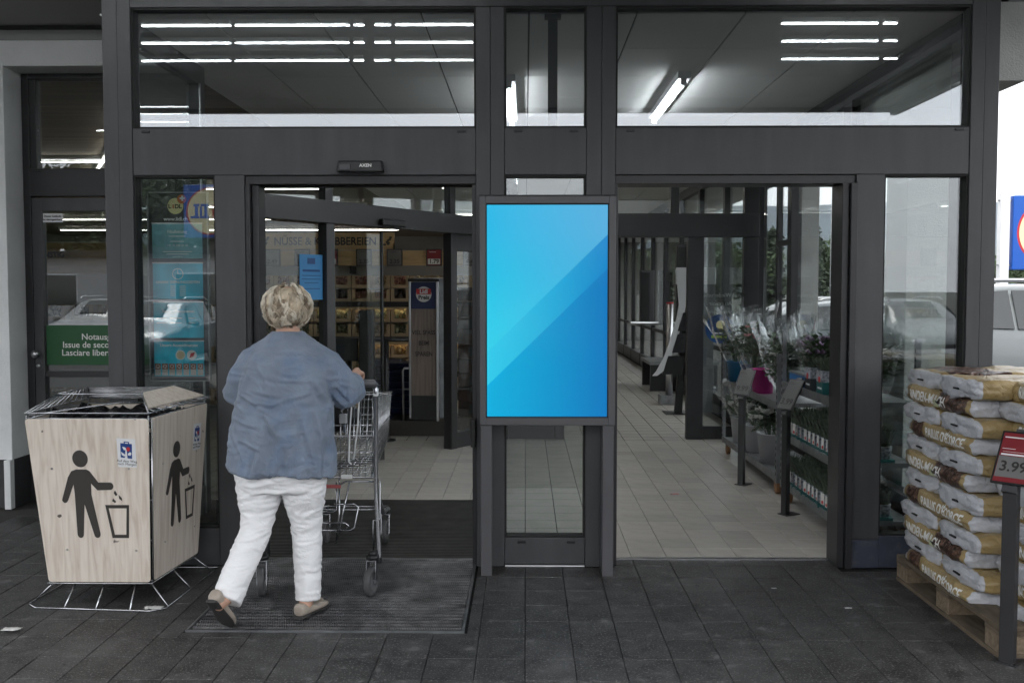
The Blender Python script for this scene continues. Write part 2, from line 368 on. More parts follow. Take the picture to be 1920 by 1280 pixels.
# ---- canopy roof
can = thing('canopy_roof', 'flat grey canopy roof over the shop entrance', 'canopy', (-3, -1.5, 3.48))
bm = bmesh.new(); box(bm, -15, 3.75, 1.5, 28, 3.484, 4.0); box(bm, -7, 3.75, -4.6, 1.5, 3.484, 4.0); part('roof_slab', bm, M_soffit, can)
bm = bmesh.new(); box(bm, -7.05, 3.80, -4.68, -4.602, 3.44, 4.1); part('front_fascia', bm, M_dark, can, 0.005)
bm = bmesh.new(); box(bm, 3.752, 3.83, -4.60, 28, 3.40, 4.1); part('side_fascia', bm, M_dark, can, 0.005)
for xx in (3.05, 3.4): bx('edge_beam', M_dark, can, xx, xx + 0.12, -4.55, 27.9, 3.42, 3.482)
for i, (yy) in enumerate((-0.84, -1.24, -1.73, -2.30)):
    for q, (a0, a1) in enumerate(((-0.62, -0.392), (-0.388, -0.298), (-0.293, -0.178), (-0.173, -0.163), (-0.152, -0.136), (-0.131, -0.053), (0.257, 0.353), (0.359, 0.372))):
        x0, x1 = a0 * (5.69 - yy), a1 * (5.69 - yy)
        t_ = thing('canopy_light', 'lit strip under the canopy, %s row out from the glass, %s from the bin side' % (ORD[i], ORD[q]), 'ceiling light', (x0, yy, 3.48), 'canopy light strips')
        bx('housing', M_soffit, t_, x0, x1, yy - 0.03, yy + 0.03, 3.455, 3.483)
        bm = bmesh.new(); tube(bm, [(x0, yy, 3.446), (x1, yy, 3.446)], 0.0036, 8); part('lit_tube', bm, M_tube2, t_, smooth=True)
# columns and beam to the right of the glazed side
for i, (y0, y1) in enumerate(((1.35, 1.75), (4.15, 4.55), (9.5, 9.9), (15, 15.4))):
    c_ = thing('canopy_column', ['rendered canopy column just outside the glass beside the mulch stack', 'second rendered canopy column outside the glass', 'third rendered canopy column far outside the glass', 'last rendered canopy column far outside the glass'][i], 'column', (2.85, y0, 0))
    bx('shaft', M_plasterg, c_, 2.67, 3.03 if i == 0 else 2.88, y0, y1, 0.12, 2.86, 0.006); bx('base_block', M_plinth, c_, 2.66, 3.04 if i == 0 else 2.89, y0 - 0.01, y1 + 0.01, 0, 0.12)
b_ = bx('canopy_beam', M_plasterg, None, 2.665, 3.035, 0.45, 27, 2.862, 3.335, 0.006); tag(b_, 'rendered beam resting on the columns outside the glass', 'beam')

# ================================================================ GLAZED FRONT
fac = thing('glazed_entrance_front', 'anthracite framed glass shop front with open entrance and exit', 'shop front', (0, 0, 0))
def fb(name, x0, x1, z0, z1, y0=0.0, y1=0.13, m=None, bev=0.003, parent=None): return bx(name, m or M_frame, parent or fac, x0, x1, y0, y1, z0, z1, bev)
fb('post', -2.403, -2.318, 0, 3.47, 0.004); fb('post', -2.316, -2.24, 0, 3.47, 0.0)
fb('post', 2.504, 2.578, 0.165, 3.47, 0.0); fb('post', 2.580, 2.662, 0.165, 3.47, 0.004)
fb('post_foot', 2.504, 2.662, 0.0, 0.163, 0.002, m=M_kick)
fb('mullion', -0.28, -0.20, 0, 3.19); fb('mullion', -0.198, -0.12, 0, 3.19, 0.003)
fb('mullion', 0.346, 0.43, 0, 3.19, 0.003); fb('mullion', 0.432, 0.51, 0, 3.19)
fb('mullion', -1.771, -1.602, 0, 2.249); fb('mullion', 1.872, 2.03, 0.165, 2.249); fb('mullion_foot', 1.872, 2.03, 0, 0.163, -0.004, m=M_kick)
fb('top_beam', -2.24, 2.504, 3.192, 3.47, 0.003)
for a, b in ((-2.238, -0.282), (-0.118, 0.344), (0.512, 2.502)): fb('header_panel', a, b, 2.25, 2.514, 0.004)
fb('kick_panel', -2.238, -1.773, 0, 0.215, 0.006); fb('kick_panel', 2.032, 2.502, 0, 0.185, 0.004, m=M_kick); fb('kick_panel', -0.118, 0.344, 0.012, 0.167, 0.006)
fb('threshold', -0.118, 0.344, 0, 0.011, -0.012, m=M_steel)
# dark gasket frames and glass
def pane(x0, x1, z0, z1, m, y=0.055):
    g = 0.011
    f = bmesh.new()
    box(f, x0, x0 + g, 0.012, 0.09, z0, z1); box(f, x1 - g, x1, 0.012, 0.09, z0, z1)
    box(f, x0 + g, x1 - g, 0.012, 0.09, z1 - g, z1); box(f, x0 + g, x1 - g, 0.012, 0.09, z0, z0 + g)
    p = bx('pane', m, fac, x0 + g, x1 - g, y, y + 0.009, z0 + g, z1 - g)
    part('gasket', f, M_gasket, p)
    return p
pane(-2.24, -0.28, 2.514, 3.192, M_glass_up); pane(-0.12, 0.346, 2.514, 3.192, M_glass_up); pane(0.51, 2.504, 2.514, 3.192, M_glass_up)
pane(-2.24, -1.771, 0.215, 2.25, M_glass); pane(2.03, 2.504, 0.185, 2.25, M_glass); pane(-0.12, 0.346, 0.167, 2.25, M_glass)
# door jambs and tracks
fb('door_jamb', -1.602, -1.575, 0, 2.2, 0.01, 0.11, M_dark); fb('door_jamb', -1.573, -1.535, 0, 2.2, 0.05, 0.20, M_dark)
fb('door_jamb', 1.835, 1.872, 0, 2.2, -0.03, 0.11, M_dark); fb('door_jamb', 1.795, 1.833, 0, 2.2, 0.0, 0.20, M_dark)
fb('door_jamb', -0.305, -0.281, 0, 2.2, 0.03, 0.16, M_dark); fb('door_jamb', 0.511, 0.53, 0, 2.2, 0.03, 0.16, M_dark)
fb('door_track', -1.602, -0.281, 2.2, 2.249, 0.02, 0.22, M_dark); fb('door_track', 0.511, 1.872, 2.2, 2.249, 0.02, 0.22, M_dark)
fb('door_seal', -1.535, -0.305, 2.19, 2.2, 0.08, 0.12, M_gasket)
fb('threshold', 0.53, 1.80, -0.002, 0.006, 0.165, 0.198, M_steel, 0)
for (x, z) in ((-2.186, 2.489), (-0.385, 2.489), (-0.065, 2.489), (0.25, 2.489), (0.57, 2.489), (2.42, 2.494), (-0.045, 0.137), (0.24, 0.137)):
    s_ = fb('drain_cap', x, x + 0.048, z, z + 0.014, -0.003, 0.02, M_black, 0.002)
fb('door_stop', -0.312, -0.283, 0.70, 0.86, -0.05, 0.028, M_black, 0.006)
# motion sensor over the entrance
sn = bmesh.new(); hexa(sn, [(-1.068, -0.065, 2.262), (-0.800, -0.065, 2.262), (-0.800, 0.003, 2.262), (-1.068, 0.003, 2.262), (-1.060, -0.045, 2.326), (-0.808, -0.045, 2.326), (-0.808, 0.003, 2.326), (-1.060, 0.003, 2.326)])
sens = part('motion_sensor', sn, M_black, fac, 0.008)
bx('sensor_eye', mat('sensor_eye', (0.03, 0.03, 0.035), 0.1), sens, -1.045, -0.985, -0.071, -0.055, 2.268, 2.305, 0.003)
text('AXEN', 0.026, (-0.90, -0.0595, 2.296), M_whiteprint, sens, rot=(R(74), 0, 0), bold=0.0008)
bx('hanger_rod', M_black, fac, 0.13, 0.185, 0.14, 0.18, 2.45, 3.16)
bx('hanger_rod_cap', M_black, fac, 0.11, 0.205, 0.135, 0.185, 3.161, 3.185)

# ---- left glazed side of the porch, right glazed side of the shop
ls = thing('porch_side_glazing', 'glazed left side of the porch between front and shop wall', 'glazing', (-2.33, 0.8, 0))
bx('side_post', M_dark, ls, -2.38, -2.30, 1.38, 1.5, 0, 3.18); bx('top_rail', M_dark, ls, -2.38, -2.30, 0.132, 1.378, 3.05, 3.18); bx('bottom_rail', M_frame, ls, -2.38, -2.30, 0.132, 1.378, 0.0, 0.2)
bx('edge_strip', M_steel, ls, -2.298, -2.29, 1.36, 1.385, 0.0, 3.05)
bx('pane', M_glass_in, ls, -2.345, -2.337, 0.132, 1.378, 0.2, 3.05)
rs_ = thing('glazed_side_wall', 'long glazed side wall with dark posts beside the exit corridor', 'glazing', (2.54, 5, 0))
ys = [0.135, 2.05, 3.75, 5.1, 6.9, 8.7, 10.5, 12.3, 14.1, 15.9, 17.7, 19.5, 21.3, 23.1, 24.9, 26.6]
for i, y in enumerate(ys):
    w = 0.20 if i in (1, 3) else 0.13
    bx('side_post', M_dark, rs_, 2.50, 2.60, y, y + w, 0, 3.18, 0.004)
    if i < len(ys) - 1:
        y1 = ys[i + 1]
        bx('pane', M_glass_in, rs_, 2.535, 2.543, y + w, y1, 0.25, 3.05)
        bx('sill_rail', M_dark, rs_, 2.49, 2.60, y + w, y1, 0, 0.25); bx('head_rail', M_dark, rs_, 2.50, 2.60, y + w, y1, 3.05, 3.18)
        if i > 2: bx('cross_rail', M_dark, rs_, 2.515, 2.565, y + w, y1, 0.82, 0.88)
        if i == 2: bx('thin_mullion', M_dark, rs_, 2.515, 2.565, y + 0.55, y + 0.62, 0.25, 3.05)
        if i == 2: bx('transom_rail', M_dark, rs_, 2.515, 2.565, y + w, y + 0.55, 2.04, 2.09)

# ---- ceiling of panels with seams
bm = bmesh.new(); box(bm, -2.30, 2.5, 0.135, 26.7, 3.20, 3.26); box(bm, -14.7, -2.30, 1.95, 26.7, 3.40, 3.46)
ceil = structure(part('ceiling', bm, mat('ceiling_seam', (0.05, 0.05, 0.05), 0.9)))
cw, cd = 0.625, 0.83
def panel_mesh():
    b = bmesh.new(); box(b, -cw / 2 + 0.006, cw / 2 - 0.006, -cd / 2 + 0.004, cd / 2 - 0.004, -0.012, 0.0); me = bpy.data.meshes.new('ceiling_panel'); b.to_mesh(me); b.free(); me.materials.append(M_ceil); return me
pm = panel_mesh()
for i in range(-4, 4):
    for j in range(0, 14):
        x, y = (i + 0.5) * cw + 0.02, 0.145 + (j + 0.5) * cd
        if x - cw / 2 < -2.49 or x + cw / 2 > 2.53: continue
        o = bpy.data.objects.new('ceiling_panel', pm); COL.objects.link(o); o.parent = ceil; o.location = (x, y, 3.199)
bm = bmesh.new(); box(bm, -2.29, 2.49, 11.8, 26.7, 3.185, 3.199)
structure(part('ceiling_sheet', bm, M_ceil))
bm = bmesh.new(); box(bm, -14.7, -2.31, 1.96, 26.7, 3.385, 3.399)
structure(part('shop_ceiling', bm, mat('timber_ceiling', (0.20, 0.155, 0.115), 0.7, var=0.3, vscale=2, stretch=(0.3, 4, 1))))
def batten(x0, y0, x1, y1, z, lab, wd=0.05, mt=None):
    t_ = thing('fluorescent_light', lab, 'ceiling light', (x0, y0, z), 'fluorescent ceiling lights inside')
    d = Vector((x1 - x0, y1 - y0, 0)).normalized(); s = Vector((-d.y, d.x, 0)) * wd / 2; a, b = Vector((x0, y0, z)), Vector((x1, y1, z))
    bm = bmesh.new(); hexa(bm, [a - s, b - s, b + s, a + s] + [p + Vector((0, 0, 0.05)) for p in (a - s, b - s, b + s, a + s)]); part('housing', bm, M_white, t_)
    bm = bmesh.new(); tube(bm, [a + d * 0.06 - Vector((0, 0, 0.03)), b - d * 0.06 - Vector((0, 0, 0.03))], 0.0075, 8); part('lit_tube', bm, M_tube if wd > 0.06 else M_tube3, t_, smooth=True)
    bm = bmesh.new()
    for q in (a + d * 0.03, b - d * 0.03): box(bm, q.x - 0.02, q.x + 0.02, q.y - 0.02, q.y + 0.02, z - 0.045, z + 0.001)
    part('tube_holder', bm, M_white, t_)
batten(1.15, 1.62, 1.15, 3.35, 3.13, 'lit fluorescent batten on the ceiling above the exit lane', 0.09)
batten(-0.12, 1.7, -0.12, 3.45, 3.13, 'lit fluorescent batten on the ceiling above the centre pillar', 0.09)
batten(1.2, 6.2, 1.2, 8.6, 3.13, 'lit fluorescent batten behind the exit partition'); batten(-1.2, 6.5, -1.2, 9.0, 3.13, 'lit fluorescent batten above the snack shelf')
batten(-3.9, 4.2, -6.6, 9.5, 3.33, 'lit fluorescent batten running back beyond the emergency exit')
for i, y in enumerate((7.5, 11, 14.5, 18, 22)):
    batten(-13, y, -8.2, y, 3.33, 'outer half of the %s lit tube row in the shop' % ORD[i]); batten(-7.9, y, -3.2, y, 3.33, 'inner half of the %s lit tube row in the shop' % ORD[i])
batten(-1.8, 14, 1.8, 14, 3.13, 'lit tube across the far end of the corridor')
# ================================================================ DOORS AND PARTITIONS INSIDE
# ---- emergency exit door in the recess
ed = thing('emergency_exit_door', 'dark framed glass emergency door with green notice in the wall recess', 'door', (-3.1, 1.75, 0))
YD = 1.75
def eb(name, x0, x1, z0, z1, y0=YD, y1=YD + 0.08, m=M_dark, bev=0.003): return bx(name, m, ed, x0, x1, y0, y1, z0, z1, bev)
eb('frame_post', -3.754, -3.70, 0, 3.204); eb('frame_head', -3.70, -2.42, 3.165, 3.204); eb('frame_transom', -3.70, -2.42, 2.30, 2.505, YD - 0.005)
eb('upper_stop', -3.70, -3.652, 2.507, 3.163, YD + 0.01)
eb('leaf_stile', -3.698, -3.625, 0.02, 2.288, YD + 0.006, m=M_frame); eb('leaf_head', -3.625, -2.45, 2.19, 2.288, YD + 0.006, m=M_frame); eb('leaf_foot', -3.625, -2.45, 0.02, 0.30, YD + 0.006, m=M_frame)
eb('leaf_stile', -2.52, -2.45, 0.30, 2.19, YD + 0.006, m=M_frame); eb('mid_rail', -3.625, -2.52, 0.945, 0.99, YD + 0.012); eb('frame_post', -2.45, -2.42, 0, 2.30)
eb('upper_pane', -3.65, -2.42, 2.507, 3.163, YD + 0.03, YD + 0.038, M_glass, 0); eb('pane', -3.625, -2.52, 0.99, 2.19, YD + 0.04, YD + 0.048, M_glass, 0); eb('lower_pane', -3.625, -2.52, 0.30, 0.945, YD + 0.04, YD + 0.048, M_glass, 0)
M_green = mat('green_notice', (0.005, 0.085, 0.02), 0.4)
nt = eb('green_notice', -3.62, -2.525, 1.035, 1.335, YD + 0.034, YD + 0.039, M_green, 0)
for s_, zz, xx in (('Notausgang', 1.246, -3.355), ('Issue de secours', 1.186, -3.50), ('Lasciare libera l\'uscita', 1.126, -3.508)): text(s_, 0.066, (xx, YD + 0.033, zz), M_whiteprint, nt, align='LEFT', bold=0.0006)
st = eb('notice_sticker', -3.63, -3.475, 2.108, 2.175, YD + 0.030, YD + 0.034, M_white, 0.001)
text('Dieses Gebäude', 0.02, (-3.552, YD + 0.0295, 2.153), M_blackprint, st, bold=0.0006); text('ist alarmgesichert', 0.02, (-3.552, YD + 0.0295, 2.128), M_blackprint, st, bold=0.0006)
bm = bmesh.new(); sphere(bm, (-3.672, YD - 0.045, 1.121), 0.03, 0.026, 0.03); tube(bm, [(-3.672, YD + 0.006, 1.121), (-3.672, YD - 0.03, 1.121)], 0.014, 12); part('door_knob', bm, M_steel, ed, smooth=True)
bm = bmesh.new(); tube(bm, [(-3.672, YD + 0.007, 1.03), (-3.672, YD - 0.006, 1.03)], 0.014, 16); part('lock_cylinder', bm, M_steel, ed, smooth=True)
eb('drain_cap', -3.66, -3.61, 2.475, 2.489, YD - 0.009, YD, M_black)

# ---- slanted automatic door of the entrance
A, B = Vector((-2.16, 2.13, 0)), Vector((-0.60, 4.58, 0)); DL = (B - A).length; du = (B - A).normalized(); dn = Vector((du.y, -du.x, 0))
ang = math.atan2(du.y, du.x)
idr = thing('slanted_automatic_door', 'dark framed automatic glass door set at a slant behind the entrance', 'door', (A.x, A.y, 0)); idr.rotation_euler = (0, 0, ang)
def ib(name, u0, u1, z0, z1, v0=-0.04, v1=0.04, m=M_dark, bev=0.003, parent=None):
    bm = bmesh.new(); box(bm, u0, u1, v0, v1, z0, z1); return part(name, bm, m, parent or idr, bev, loc=(0, 0, 0))
ib('lintel', -0.1, DL + 0.9, 2.17, 2.36, -0.07, 0.07, mat('lintel_profile', (0.03, 0.03, 0.032), 0.4)); ib('head_rail', -0.1, DL + 0.9, 2.70, 2.80)
for u in (-0.08, 0.80, DL - 0.34, DL + 0.82): ib('post', u, u + 0.10, 0, 2.168, -0.05, 0.05, M_frame if 0.5 < u < 1 else M_dark)
for u in (-0.08, 0.80, DL - 0.34, DL + 0.82): ib('upper_post', u, u + 0.09, 2.362, 2.698)
for a, b in ((0.01, 0.80), (0.89, DL - 0.34), (DL - 0.25, DL + 0.82)): ib('transom_pane', a, b, 2.362, 2.698, -0.004, 0.004, M_glass)
ib('side_pane', 0.02, 0.80, 0.10, 2.16, -0.004, 0.004, M_glass_in); ib('side_rail', 0.02, 0.80, 0.0, 0.10)
ib('side_pane', DL - 0.24, DL + 0.82, 0.16, 2.0, -0.004, 0.004, M_glass_in); ib('side_rail', DL - 0.24, DL + 0.82, 0, 0.16); ib('side_rail', DL - 0.24, DL + 0.82, 2.0, 2.168)
ib('sliding_leaf_pane', 0.93, 1.62, 0.09, 2.12, 0.055, 0.061, M_glass_in); ib('sliding_leaf_stile', 1.62, 1.645, 0.02, 2.14, 0.045, 0.07, M_black); ib('sliding_leaf_rail', 0.93, 1.62, 0.02, 0.09, 0.045, 0.07, M_black)
ib('motion_sensor', 1.45, 1.78, 2.185, 2.245, -0.12, -0.071, M_black, 0.008)
ntc = ib('blue_notice', 0.52, 0.79, 1.52, 1.90, -0.010, -0.006, mat('blue_notice', (0.05, 0.26, 0.55), 0.5), 0)
for k, (zz, w) in enumerate(((1.755, 0.20), (1.72, 0.22), (1.69, 0.22), (1.66, 0.16), (1.61, 0.2))):
    ib('printed_line', 0.655 - w / 2, 0.655 + w / 2, zz, zz + (0.018 if k == 0 else 0.006), -0.0115, -0.0102, mat('dark_blue_print', (0.01, 0.06, 0.2), 0.5), 0, ntc)
ib('printed_mark', 0.61, 0.70, 1.82, 1.87, -0.0115, -0.0102, MATS['dark_blue_print'], 0, ntc)

# ---- exit partition
ep = thing('exit_partition', 'dark glazed partition with open sliding door behind the exit', 'partition', (1.8, 5.0, 0))
def xb(name, x0, x1, z0, z1, y0=5.0, y1=5.1, m=M_dark, bev=0.003): return bx(name, m, ep, x0, x1, y0, y1, z0, z1, bev)
xb('lintel', -0.3, 2.49, 2.17, 2.42, 4.98, 5.14); xb('post', 1.735, 1.91, 0, 2.168); xb('post', 2.335, 2.49, 0, 2.168); xb('upper_post', 2.335, 2.49, 2.422, 3.19); xb('upper_post', 1.55, 1.64, 2.422, 3.19)
xb('leaf_foot', 1.912, 2.333, 0, 0.14, 5.02, 5.08); xb('leaf_pane', 1.912, 2.333, 0.14, 2.168, 5.045, 5.053, M_glass); xb('transom_pane', 1.642, 2.333, 2.422, 3.19, 5.045, 5.053, M_glass_in); xb('transom_pane', -0.3, 1.548, 2.422, 3.19, 5.045, 5.053, M_glass_in)
xb('post', -0.3, -0.18, 0, 2.168); xb('post', 0.32, 0.42, 0, 2.168); xb('leaf_pane', -0.178, 0.318, 0.14, 2.168, 5.045, 5.053, M_glass); xb('leaf_foot', -0.178, 0.318, 0, 0.14, 5.02, 5.08)
for s_, zz in (('Auf Wiedersehen', 1.55), ('Au revoir', 1.46), ('Arrivederci', 1.37)): text(s_, 0.062, (2.10, 5.058, zz), M_whiteprint, ep, rot=(R(90), 0, R(180)))
bm = bmesh.new(); tube(bm, [(2.09, 5.040, 1.19), (2.09, 5.036, 1.19)], 0.155, 40); dsk = part('round_sticker', bm, mat('sticker_blue', (0.006, 0.06, 0.20), 0.4, var=0.3, vscale=10), ep)
bm = bmesh.new(); tube(bm, [(2.10, 5.035, 1.23), (2.10, 5.033, 1.23)], 0.05, 24); part('sticker_face', bm, M_yellow, dsk)
bx('sticker_banner', mat('lime_print', (0.35, 0.5, 0.1), 0.5), dsk, 2.0, 2.17, 5.033, 5.0355, 1.09, 1.12); bx('printed_line', M_whiteprint, dsk, 2.02, 2.12, 5.0335, 5.0355, 1.138, 1.150)

# ---- mats in the entrance
M_mat = mat('wet_metal_grating', (0.15, 0.15, 0.155), 0.32, 0.8, var=0.5, vscale=9, dirt=0.7, dscale=4, dcol=(0.50, 0.50, 0.50))
gm = thing('grating_mat', 'metal scraper grating let into the paving before the entrance', 'door mat', (-0.93, -0.5, 0))
bm = bmesh.new()
x0, x1, y0, y1 = -1.595, -0.285, -1.115, 0.165
for a in ((x0, x1, y0, y0 + 0.012), (x0, x1, y1 - 0.012, y1), (x0, x0 + 0.012, y0 + 0.012, y1 - 0.012), (x1 - 0.012, x1, y0 + 0.012, y1 - 0.012)): box(bm, *a, -0.03, 0.004)
part('edge_frame', bm, M_galv, gm)
bx('pit', M_gasket, gm, x0 + 0.012, x1 - 0.012, y0 + 0.012, y1 - 0.012, -0.06, -0.03)
bm = bmesh.new(); n_ = 27
for k in range(n_):
    y = y0 + 0.018 + (y1 - y0 - 0.036) * k / (n_ - 1); box(bm, x0 + 0.013, x1 - 0.013, y - 0.004, y + 0.004, -0.028, -0.001)
n2 = 112
for k in range(n2):
    x = x0 + 0.018 + (x1 - x0 - 0.036) * k / (n2 - 1); box(bm, x - 0.0018, x + 0.0018, y0 + 0.013, y1 - 0.013, -0.024, -0.004)
for k in range(n_):
    y = y0 + 0.018 + (y1 - y0 - 0.036) * k / (n_ - 1)
    for q in range(0, n2 - 1):
        x = x0 + 0.018 + (x1 - x0 - 0.036) * (q + 0.5) / (n2 - 1); hexa(bm, [(x - 0.004, y - 0.014, -0.007), (x + 0.004, y - 0.014, -0.007), (x + 0.004, y + 0.014, -0.007), (x - 0.004, y + 0.014, -0.007), (x - 0.0025, y - 0.006, 0.003), (x + 0.0025, y - 0.006, 0.003), (x + 0.0025, y + 0.006, 0.003), (x - 0.0025, y + 0.006, 0.003)])
gr = part('grating_bars', bm, M_mat, gm); gr['kind'] = 'stuff'
rm = thing('ribbed_mat', 'black ribbed entrance mat inside the open doorway', 'door mat', (-1.0, 1.0, 0))
bx('mat_base', M_gasket, rm, -2.2, -0.22, 0.168, 1.84, -0.03, -0.006)
bm = bmesh.new(); n_ = 46
for k in range(n_):
    y = 0.182 + 1.645 * k / (n_ - 1); box(bm, -2.2, -0.22, y - 0.010, y + 0.010, -0.006, 0.003)
rb = part('ribs', bm, mat('ribbed_rubber', (0.040, 0.039, 0.037), 0.42, var=0.5, vscale=8), rm); rb['kind'] = 'stuff'

# ---- display
dp = thing('digital_display', 'tall portrait screen showing blue diagonal bands on the centre pillar', 'display', (0.12, -0.2, 0))
bm = bmesh.new()
xa, xb_, za, zb = -0.252, 0.497, 0.848, 2.112; sa, sb, ta, tb = -0.218, 0.459, 0.890, 2.070
for q in ((xa, sa, za, zb), (sb, xb_, za, zb), (sa, sb, tb, zb), (sa, sb, za, ta)): box(bm, q[0], q[1], -0.20, -0.03, q[2], q[3])
part('bezel', bm, M_frame2, dp, 0.003); bx('back_box', M_frame, dp, xa + 0.004, xb_ - 0.004, -0.029, -0.004, za + 0.004, zb - 0.004)
bm = bmesh.new()
for q in ((sa, sa + 0.006, ta, tb), (sb - 0.006, sb, ta, tb), (sa + 0.006, sb - 0.006, tb - 0.006, tb), (sa + 0.006, sb - 0.006, ta, ta + 0.006)): box(bm, q[0], q[1], -0.194, -0.14, q[2], q[3])
part('screen_gasket', bm, M_gasket, dp)
def screen_mat():
    m = bpy.data.materials.new('blue_screen_picture'); m.use_nodes = True; n, l = nodes_of(m); b = n['Principled BSDF']
    tc = n.new('ShaderNodeTexCoord'); sx = n.new('ShaderNodeSeparateXYZ'); l.new(tc.outputs['Generated'], sx.inputs[0])
    def math_(op, a, b_=None, c=None):
        q = n.new('ShaderNodeMath'); q.operation = op
        for i, v in enumerate((a, b_, c)):
            if v is None: continue
            if isinstance(v, (int, float)): q.inputs[i].default_value = v
            else: l.new(v, q.inputs[i])
        return q.outputs[0]
    def mixc(f, a, b_):
        q = n.new('ShaderNodeMix'); q.data_type = 'RGBA'; l.new(f, q.inputs[0])
        for i, v in ((6, a), (7, b_)):
            if isinstance(v, tuple): q.inputs[i].default_value = (*v, 1)
            else: l.new(v, q.inputs[i])
        return q.outputs[2]
    u, v = sx.outputs['X'], sx.outputs['Z']
    top = mixc(u, (0.0, 0.48, 0.80), (0.075, 0.42, 0.73)); low = mixc(u, (0.03, 0.66, 0.87), (0.06, 0.46, 0.76))
    vv = math_('MULTIPLY_ADD', v, 1.7, -0.55); cl = n.new('ShaderNodeClamp'); l.new(vv, cl.inputs[0])
    lightc = mixc(cl.outputs[0], low, top)
    dark = mixc(u, (0.0, 0.45, 0.77), (0.0, 0.19, 0.53))
    band = mixc(u, (0.03, 0.62, 0.86), (0.0, 0.24, 0.60))
    # diagonal edges: v = v0 + slope*u
    e1 = math_('SUBTRACT', v, math_('MULTIPLY_ADD', u, 0.555, 0.305)); e2 = math_('SUBTRACT', v, math_('MULTIPLY_ADD', u, 0.555, 0.145))
    s1 = math_('MULTIPLY', e1, 900); s2 = math_('MULTIPLY', e2, 900)
    c1 = n.new('ShaderNodeClamp'); l.new(s1, c1.inputs[0]); c2 = n.new('ShaderNodeClamp'); l.new(s2, c2.inputs[0])
    col = mixc(c1.outputs[0], mixc(c2.outputs[0], dark, band), lightc)
    b.inputs['Base Color'].default_value = (0.01, 0.01, 0.012, 1); b.inputs['Roughness'].default_value = 0.14; b.inputs['Specular IOR Level'].default_value = 0.22
    l.new(col, b.inputs['Emission Color']); b.inputs['Emission Strength'].default_value = 0.31
    return m
bx('screen', screen_mat(), dp, sa + 0.006, sb - 0.006, -0.186, -0.15, ta + 0.006, tb - 0.006)
for x in (-0.248, 0.430): bx('leg', M_frame2, dp, x, x + 0.062, -0.19, -0.10, 0, 0.847, 0.003)
bx('top_shadow_seam', M_gasket, dp, xa - 0.002, xb_ + 0.002, -0.195, -0.03, zb + 0.001, zb + 0.006)
# ================================================================ NOTICE BOARD BEHIND THE LEFT PANE
nb_ = thing('notice_board', 'dark notice board with four teal posters behind the left pane', 'notice board', (-2.03, 0.16, 1.05))
YB = 0.15
bx('board', mat('board_grey', (0.05, 0.05, 0.055), 0.3), nb_, -2.212, -1.862, YB, YB + 0.012, 1.065, 2.165, 0.003)
bm = bmesh.new()
for q in ((-2.216, -2.209, 1.06, 2.17), (-1.865, -1.858, 1.06, 2.17), (-2.209, -1.865, 1.06, 1.067), (-2.209, -1.865, 2.163, 2.17)): box(bm, q[0], q[1], YB - 0.012, YB + 0.014, q[2], q[3])
part('clear_rim', bm, mat('acrylic_edge', (0.35, 0.36, 0.37), 0.15), nb_)
def disc(name, m, parent, x, y, z, r, th=0.0006, n=28):
    bm = bmesh.new(); tube(bm, [(x, y + th, z), (x, y, z)], r, n); return part(name, bm, m, parent)
lg = disc('logo_disc', M_yellow, nb_, -2.05, YB - 0.004, 2.088, 0.047); disc('logo_dot', mat('orange_dot', (0.62, 0.16, 0.04), 0.5), lg, -2.012, YB - 0.0055, 2.128, 0.027)
text('+', 0.05, (-2.008, YB - 0.0065, 2.130), M_white, lg, bold=0.003); text('L', 0.034, (-2.083, YB - 0.0055, 2.085), M_blackprint, lg, bold=0.0012); text('i', 0.034, (-2.062, YB - 0.0055, 2.085), M_red, lg, bold=0.0012); text('DL', 0.034, (-2.033, YB - 0.0055, 2.085), M_blackprint, lg, bold=0.0012)
text('www.lidl.ch', 0.030, (-2.05, YB - 0.003, 2.012), M_whiteprint, nb_, bold=0.0005)
def poster_mat(i, c):
    return mat('teal_poster_%d' % i, c, 0.35, var=0.45, vscale=5 + i, stretch=(1, 1, 0.6))
specs = [((0.22, 0.48, 0.54), 1.782, 1.988, 'first'), ((0.06, 0.48, 0.68), 1.545, 1.757, 'clock'), ((0.015, 0.46, 0.66), 1.316, 1.528, 'third'), ((0.022, 0.46, 0.64), 1.090, 1.299, 'awards')]
PX0, PX1 = -2.19, -1.895; pc = (PX0 + PX1) / 2
